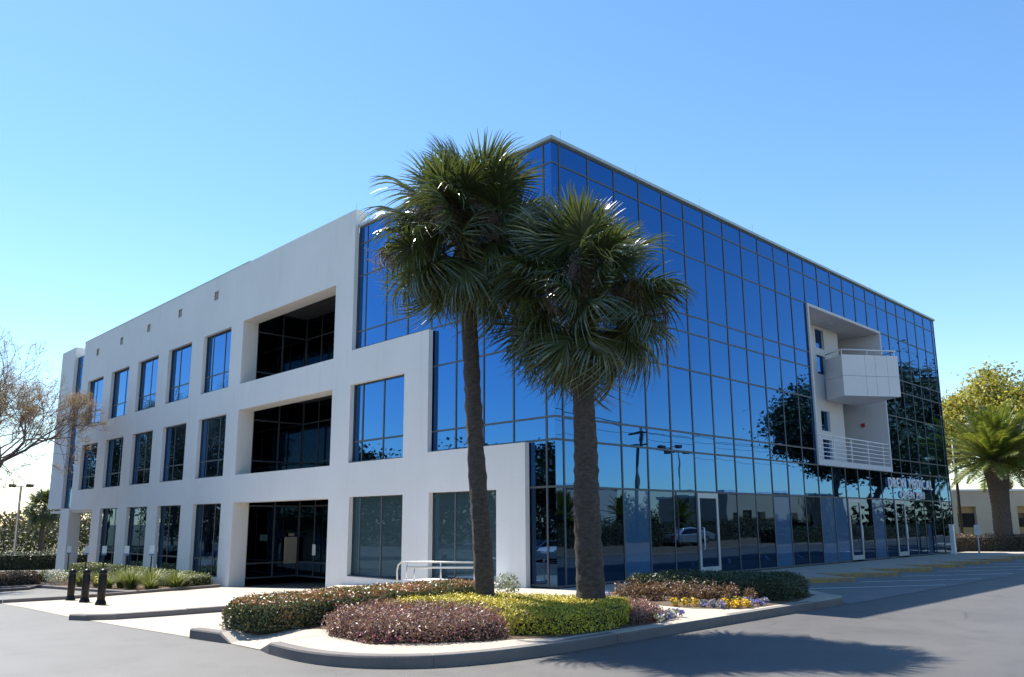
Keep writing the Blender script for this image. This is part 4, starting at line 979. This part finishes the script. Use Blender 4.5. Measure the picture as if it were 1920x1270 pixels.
def far_palm(x, y, z, h, sc, seed, label):
    from mathutils import Quaternion
    rg = np.random.default_rng(seed); root = empty('palm_tree', (x, y, z)); tag(root, label, 'palm tree')
    palm_trunk([(0, 0, 0), (0, 0, h * .5), (0, 0, h)], [.2, .18, .17], seed, 'trunk', root, n=10)
    for k in range(40):
        f = (k + .5) / 40; el = R(80 - 140 * f); az = k * 2.4; d = Vector((math.cos(az) * math.cos(el), math.sin(az) * math.cos(el), math.sin(el)))
        o = bpy.data.objects.new('leaf', FAN[0 if f < .5 else 2]); COL.objects.link(o); o.parent = root; o.rotation_mode = 'QUATERNION'
        o.rotation_quaternion = d.to_track_quat('X', 'Z') @ Quaternion((1, 0, 0), rg.normal(0, .5)); o.scale = (sc,) * 3; o.location = (0, 0, h)
far_palm(4.3, 62, -1.4, 4.4, 1.1, 51, 'distant fan palm beside the far left pier')
# far woods on the left, the tree line beyond
def woods(name, label, x0, y0, x1, y1, depth_, h, n, size, mat, seed):
    rg = np.random.default_rng(seed); t = rg.random(n); dx, dy = x1 - x0, y1 - y0; L = math.hypot(dx, dy); nx, ny = -dy / L, dx / L; q = rg.random(n) * depth_
    x = x0 + dx * t + nx * q; y = y0 + dy * t + ny * q; top = h * (.62 + .38 * np.abs(np.sin(t * L * .13 + 2 * np.sin(t * L * .05))) ) * (.75 + .25 * np.sin(t * L * .51 + q))
    z = top * rg.random(n) ** .7 - 1.4
    C = np.stack([x, y, z], 1); me = quads_mesh(name, leaves(C, rg.normal(0, 1, C.shape) + [0, 0, .4], size, .7, .6)); o = link(name, me, mat); tag(o, label, 'woods', kind='stuff')
woods('far_woods', 'grey brown far woods at the left edge', -20, 130, 70, 120, 12, 6.5, 26000, .55, 'wood_leaf', 61)
woods('far_woods', 'darker scrub before the far woods', -10, 86, 40, 84, 6, 3.0, 14000, .35, 'oak_leaf', 62)
woods('far_woods', 'far tree line behind the beige building', 80, -25, 85, 40, 10, 6, 9000, .6, 'oak_leaf', 63)

woods('far_woods', 'dark wood left of the drive, mirrored in the left windows', -48, -40, -42, 150, 12, 13, 60000, .55, 'oak_leaf', 64)
woods('far_woods', 'far tree line across the road, mirrored in the right glass', 160, -62, -60, -75, 10, 7.5, 45000, .55, 'oak_leaf', 65)

# ------------------------------------------------------------------ BACKGROUND BUILDING ON THE RIGHT
bb = empty('low_building', (51.9, 7.0, 0), math.atan2(3.21 - 7.17, 55.81 - 51.76)); tag(bb, 'single storey beige building behind the feather palm', 'building')
def bbw(y, z): return not any(a < y < b and .2 < z < 2.6 for a, b in nich)
nich = [(.55, 2.0), (5.15, 6.6), (9.0, 10.5)]
wl = wall_grid('wall', [-14, 16] + [q for a in nich for q in a], [-.2, .2, 2.6, 3.75], bbw, 0, .35, 'beige_wall', bb)
for v in wl.data.vertices: x, y, z = v.co; v.co = (y, x, z)
wl.data.flip_normals()
for a, b in nich:
    mb = MB(); mb.box(a - .02, b + .02, .352, .5, .1, 2.7); mb.build('niche', 'ochre_wall', bb)
    mb = MB(); mb.box(a + .1, b - .02, .32, .35, 1.05, 2.1); mb.build('window', 'dark_glass', bb)
mb = MB(); mb.box(-14.1, 16.1, -.12, 8, 3.75, 3.9); mb.build('roof_edge', 'white_panel', bb)
mb = MB(); mb.box(-14, 16, .52, 8, -.2, 3.74); mb.build('wall', 'beige_wall', bb)

# ------------------------------------------------------------------ ACROSS THE ROAD (seen in the glass)
OS = 'trees across the road'
tree('oak_tree', 'dark oak mirrored in the glass left of the balcony', (60.5, -19, 0), 15, (6.2, 6.2, 4.8), 10.2, 130, 190, .4, 'oak_leaf', 71, .3, OS, droop=1.0, trunks=2)
tree('oak_tree', 'dark oak mirrored in the glass below the balcony', (71, -20, 0), 13, (7, 6, 4), 8.5, 110, 190, .4, 'oak_leaf', 72, .4, OS, droop=1.0)
tree('oak_tree', 'large oak mirrored in the glass right of the balcony', (88, -20, 0), 21, (12, 9, 7.5), 12.5, 170, 190, .55, 'oak_leaf', 73, .5, OS)
tree('oak_tree', 'large oak mirrored at the right end of the glass wall', (106, -20, 0), 19, (11, 9, 7), 11.5, 150, 170, .55, 'oak_leaf', 74, .5, OS)
for k, (x, y, s, l) in enumerate([(27, -24, .8, 'feather palm mirrored left of the first glass door'), (37, -27, .8, 'feather palm mirrored in the first glass door'), (21, -26, .7, 'feather palm mirrored beside the thick palm trunk'), (44, -26, .8, 'feather palm mirrored right of the first glass door')]):
    date_palm('feather_palm', l, (x, y, .1), 2.2 * s, .3, 34, s * .8, 80 + k, 'feather palms across the road')
hedge('hedge', 'shrub row mirrored in the ground floor glass', 'hedge', [(15, -22.5), (60, -22.5), (60, -24.5), (15, -24.5)], -.05, 1.5, 'oak_leaf', 20000, .16, .4, .12, .25, .9, .6)
hedge('hedge', 'long dark hedge mirrored in the right part of the ground floor glass', 'hedge', [(38, -14.2), (95, -14.2), (95, -15.6), (38, -15.6)], -.05, 1.1, 'hedge_dark', 22000, .12, .2, .05, .1, .9, .6)
street_lamp('street_lamp', 'twin headed lamp mirrored in the glass right of the thick palm', 34.7, -20, 0, 7.1, 4, rz=R(20))
up_ = empty('utility_pole', (33, -22, 0)); tag(up_, 'wooden utility pole with cross arms mirrored in the glass', 'pole')
mb = MB(); mb.tube([(0, 0, 0), (.1, 0, 8.4)], [.16, .11], 10); mb.build('pole', 'oak_bark', up_, True)
for z in (8.1, 7.2): mb = MB(); mb.box(-.05, .05, -1.1, 1.1, z - .06, z + .06); mb.build('cross_arm', 'oak_bark', up_)
for i, (y0, z0) in enumerate(((-21, 8.2), (-22, 8.5), (-23, 8.2), (-22, 7.0))):
    mb = MB(); P_ = [(33 + 60 * t, y0 + 1.0 * t, z0 + 2.2 * t - 5 * t * (1 - t)) for t in np.linspace(-.7, 1.2, 24)]; mb.tube(P_, .014, 4)
    tag(mb.build('power_line', 'post_black'), ['top power line mirrored in the glass', 'second power line mirrored in the glass', 'third power line mirrored in the glass', 'lowest power line mirrored in the glass'][i], 'wire', 'power lines across the road')
for nm, l, x0, x1, y0, y1, h, m_ in (('low_building', 'grey flat roofed building mirrored in the glass at the corner', 12, 40, -52, -40, 4.6, 'grey_wall'), ('low_building', 'beige building mirrored in the lower glass under the balcony', 62, 92, -42, -32, 4.6, 'beige_wall'), ('low_building', 'pale building mirrored behind the mirrored palms', 46, 60, -60, -46, 5.5, 'far_wall')):
    o = empty(nm, ((x0 + x1) / 2, y1, 0)); tag(o, l, 'building'); cx = (x0 + x1) / 2
    mb = MB(); mb.box(x0 - cx, x1 - cx, y0 - y1, 0, -.2, h); mb.build('wall', m_, o)
    mb = MB(); mb.box(x0 - cx - .15, x1 - cx + .15, y0 - y1 - .15, .15, h + .002, h + .25); mb.build('roof_edge', 'white_panel', o)
    n = int((x1 - x0) / 4)
    for i in range(n):
        a = x0 - cx + 1.2 + i * 4; mb = MB(); mb.box(a, a + 1.8, .002, .06, 1.0, 2.4); mb.build('window', 'dark_glass', o)
# trees to the left of the drive, mirrored in the left windows
LS = 'trees left of the drive'
for k, (x, y, h, rx, l) in enumerate([(-27, 24, 8.6, 3.2, 'small tree mirrored at the building corner'), (-25, 36, 8.8, 3.4, 'small tree mirrored in the lone second floor window'), (-24, 47, 10, 4.2, 'tree mirrored in the second floor windows near the entrance'), (-23, 58, 13.5, 5, 'tree mirrored in the middle second floor windows'), (-22, 69, 16.5, 6, 'tall tree mirrored in the windows left of the entrance'), (-23, 81, 17, 6, 'tall tree mirrored in the middle left windows'), (-22, 94, 16.5, 6, 'tall tree mirrored in the far left windows'), (-24, 108, 16, 6, 'farthest tall tree mirrored in the leftmost windows')]):
    tree('oak_tree', l, (x, y, G(y)), h, (rx, rx, h * .32), h * .62, 90, 150, .34, 'oak_leaf', 90 + k, .22, LS)
for k, (x, y, h, l) in enumerate([(-21, 31, 9, 'bare topped tree mirrored in the stepped glass'), (-20, 65, 15.5, 'bare topped tree mirrored in the third floor windows')]):
    bare_tree('bare_tree', l, (x, y, G(y)), h, 200 + k, leafn=2, twig=.014, depth=5, r0=.18, mat='oak_leaf', group='bare trees left of the drive')
def car(name, label, x, y, rz, paint, group=None):
    root = empty(name, (x, y, G(y) + .01), rz); tag(root, label, 'car', group)
    prof = [(-2.25, .35), (-2.3, .75), (-2.2, .98), (-1.45, 1.02), (-.85, 1.42), (.55, 1.48), (1.35, 1.02), (2.05, .92), (2.28, .7), (2.25, .35)]
    mb = MB(); m = len(prof)
    for s in (-1, 1):
        for a, z in prof: mb.v.append((a, s * (.88 if z < 1.1 else .68), z))
    mb.f += [tuple(range(m)), tuple(m + i for i in reversed(range(m)))]
    for i in range(m): j = (i + 1) % m; mb.f.append((i, m + i, m + j, j))
    body = mb.build('body', paint, root, bevel=.05)
    for s in (-1, 1):
        mb = MB(); mb.quad((-1.2, s * .895, 1.06), (1.1, s * .895, 1.06), (.5, s * .74, 1.40), (-.8, s * .74, 1.36)); mb.build('side_window', 'dark_glass', root)
        for a in (-1.4, 1.4):
            wh = MB(); wh.lathe([(.2, -.1), (.33, -.1), (.34, -.06), (.34, .06), (.33, .1), (.2, .1)], 18); wo = wh.build('wheel', 'tyre', root, True)
            rm = MB(); rm.lathe([(.205, -.105), (.205, .105)], 14); rm.build('rim', 'rim', wo)
            wo.rotation_euler = (math.pi / 2, 0, 0); wo.location = (a, s * .82, .34)
        mb = MB(); mb.box(2.2, 2.3, s * .6 - .18, s * .6 + .18, .62, .76); mb.build('headlight', 'lamp_glass', root)
        mb = MB(); mb.box(-2.32, -2.22, s * .65 - .14, s * .65 + .14, .74, .9); mb.build('tail_light', 'tail_red', root)
    mb = MB(); mb.quad((.62, -.66, 1.46), (.62, .66, 1.46), (1.36, .8, 1.05), (1.36, -.8, 1.05)); o = mb.build('windscreen', 'dark_glass', root); o.location = (.03, 0, .03)
for k, (x, y, l) in enumerate([(-24, 20.5, 'nearest white car mirrored in the corner glass'), (-25, 23.7, 'second white car mirrored in the corner glass'), (-26, 27, 'third white car mirrored in the corner glass')]): car('parked_car', l, x, y, R(8), 'car_white', 'cars parked left of the drive')
car('parked_car', 'silver car mirrored beside the first glass door', 38, -21.5, R(20), 'car_silver')
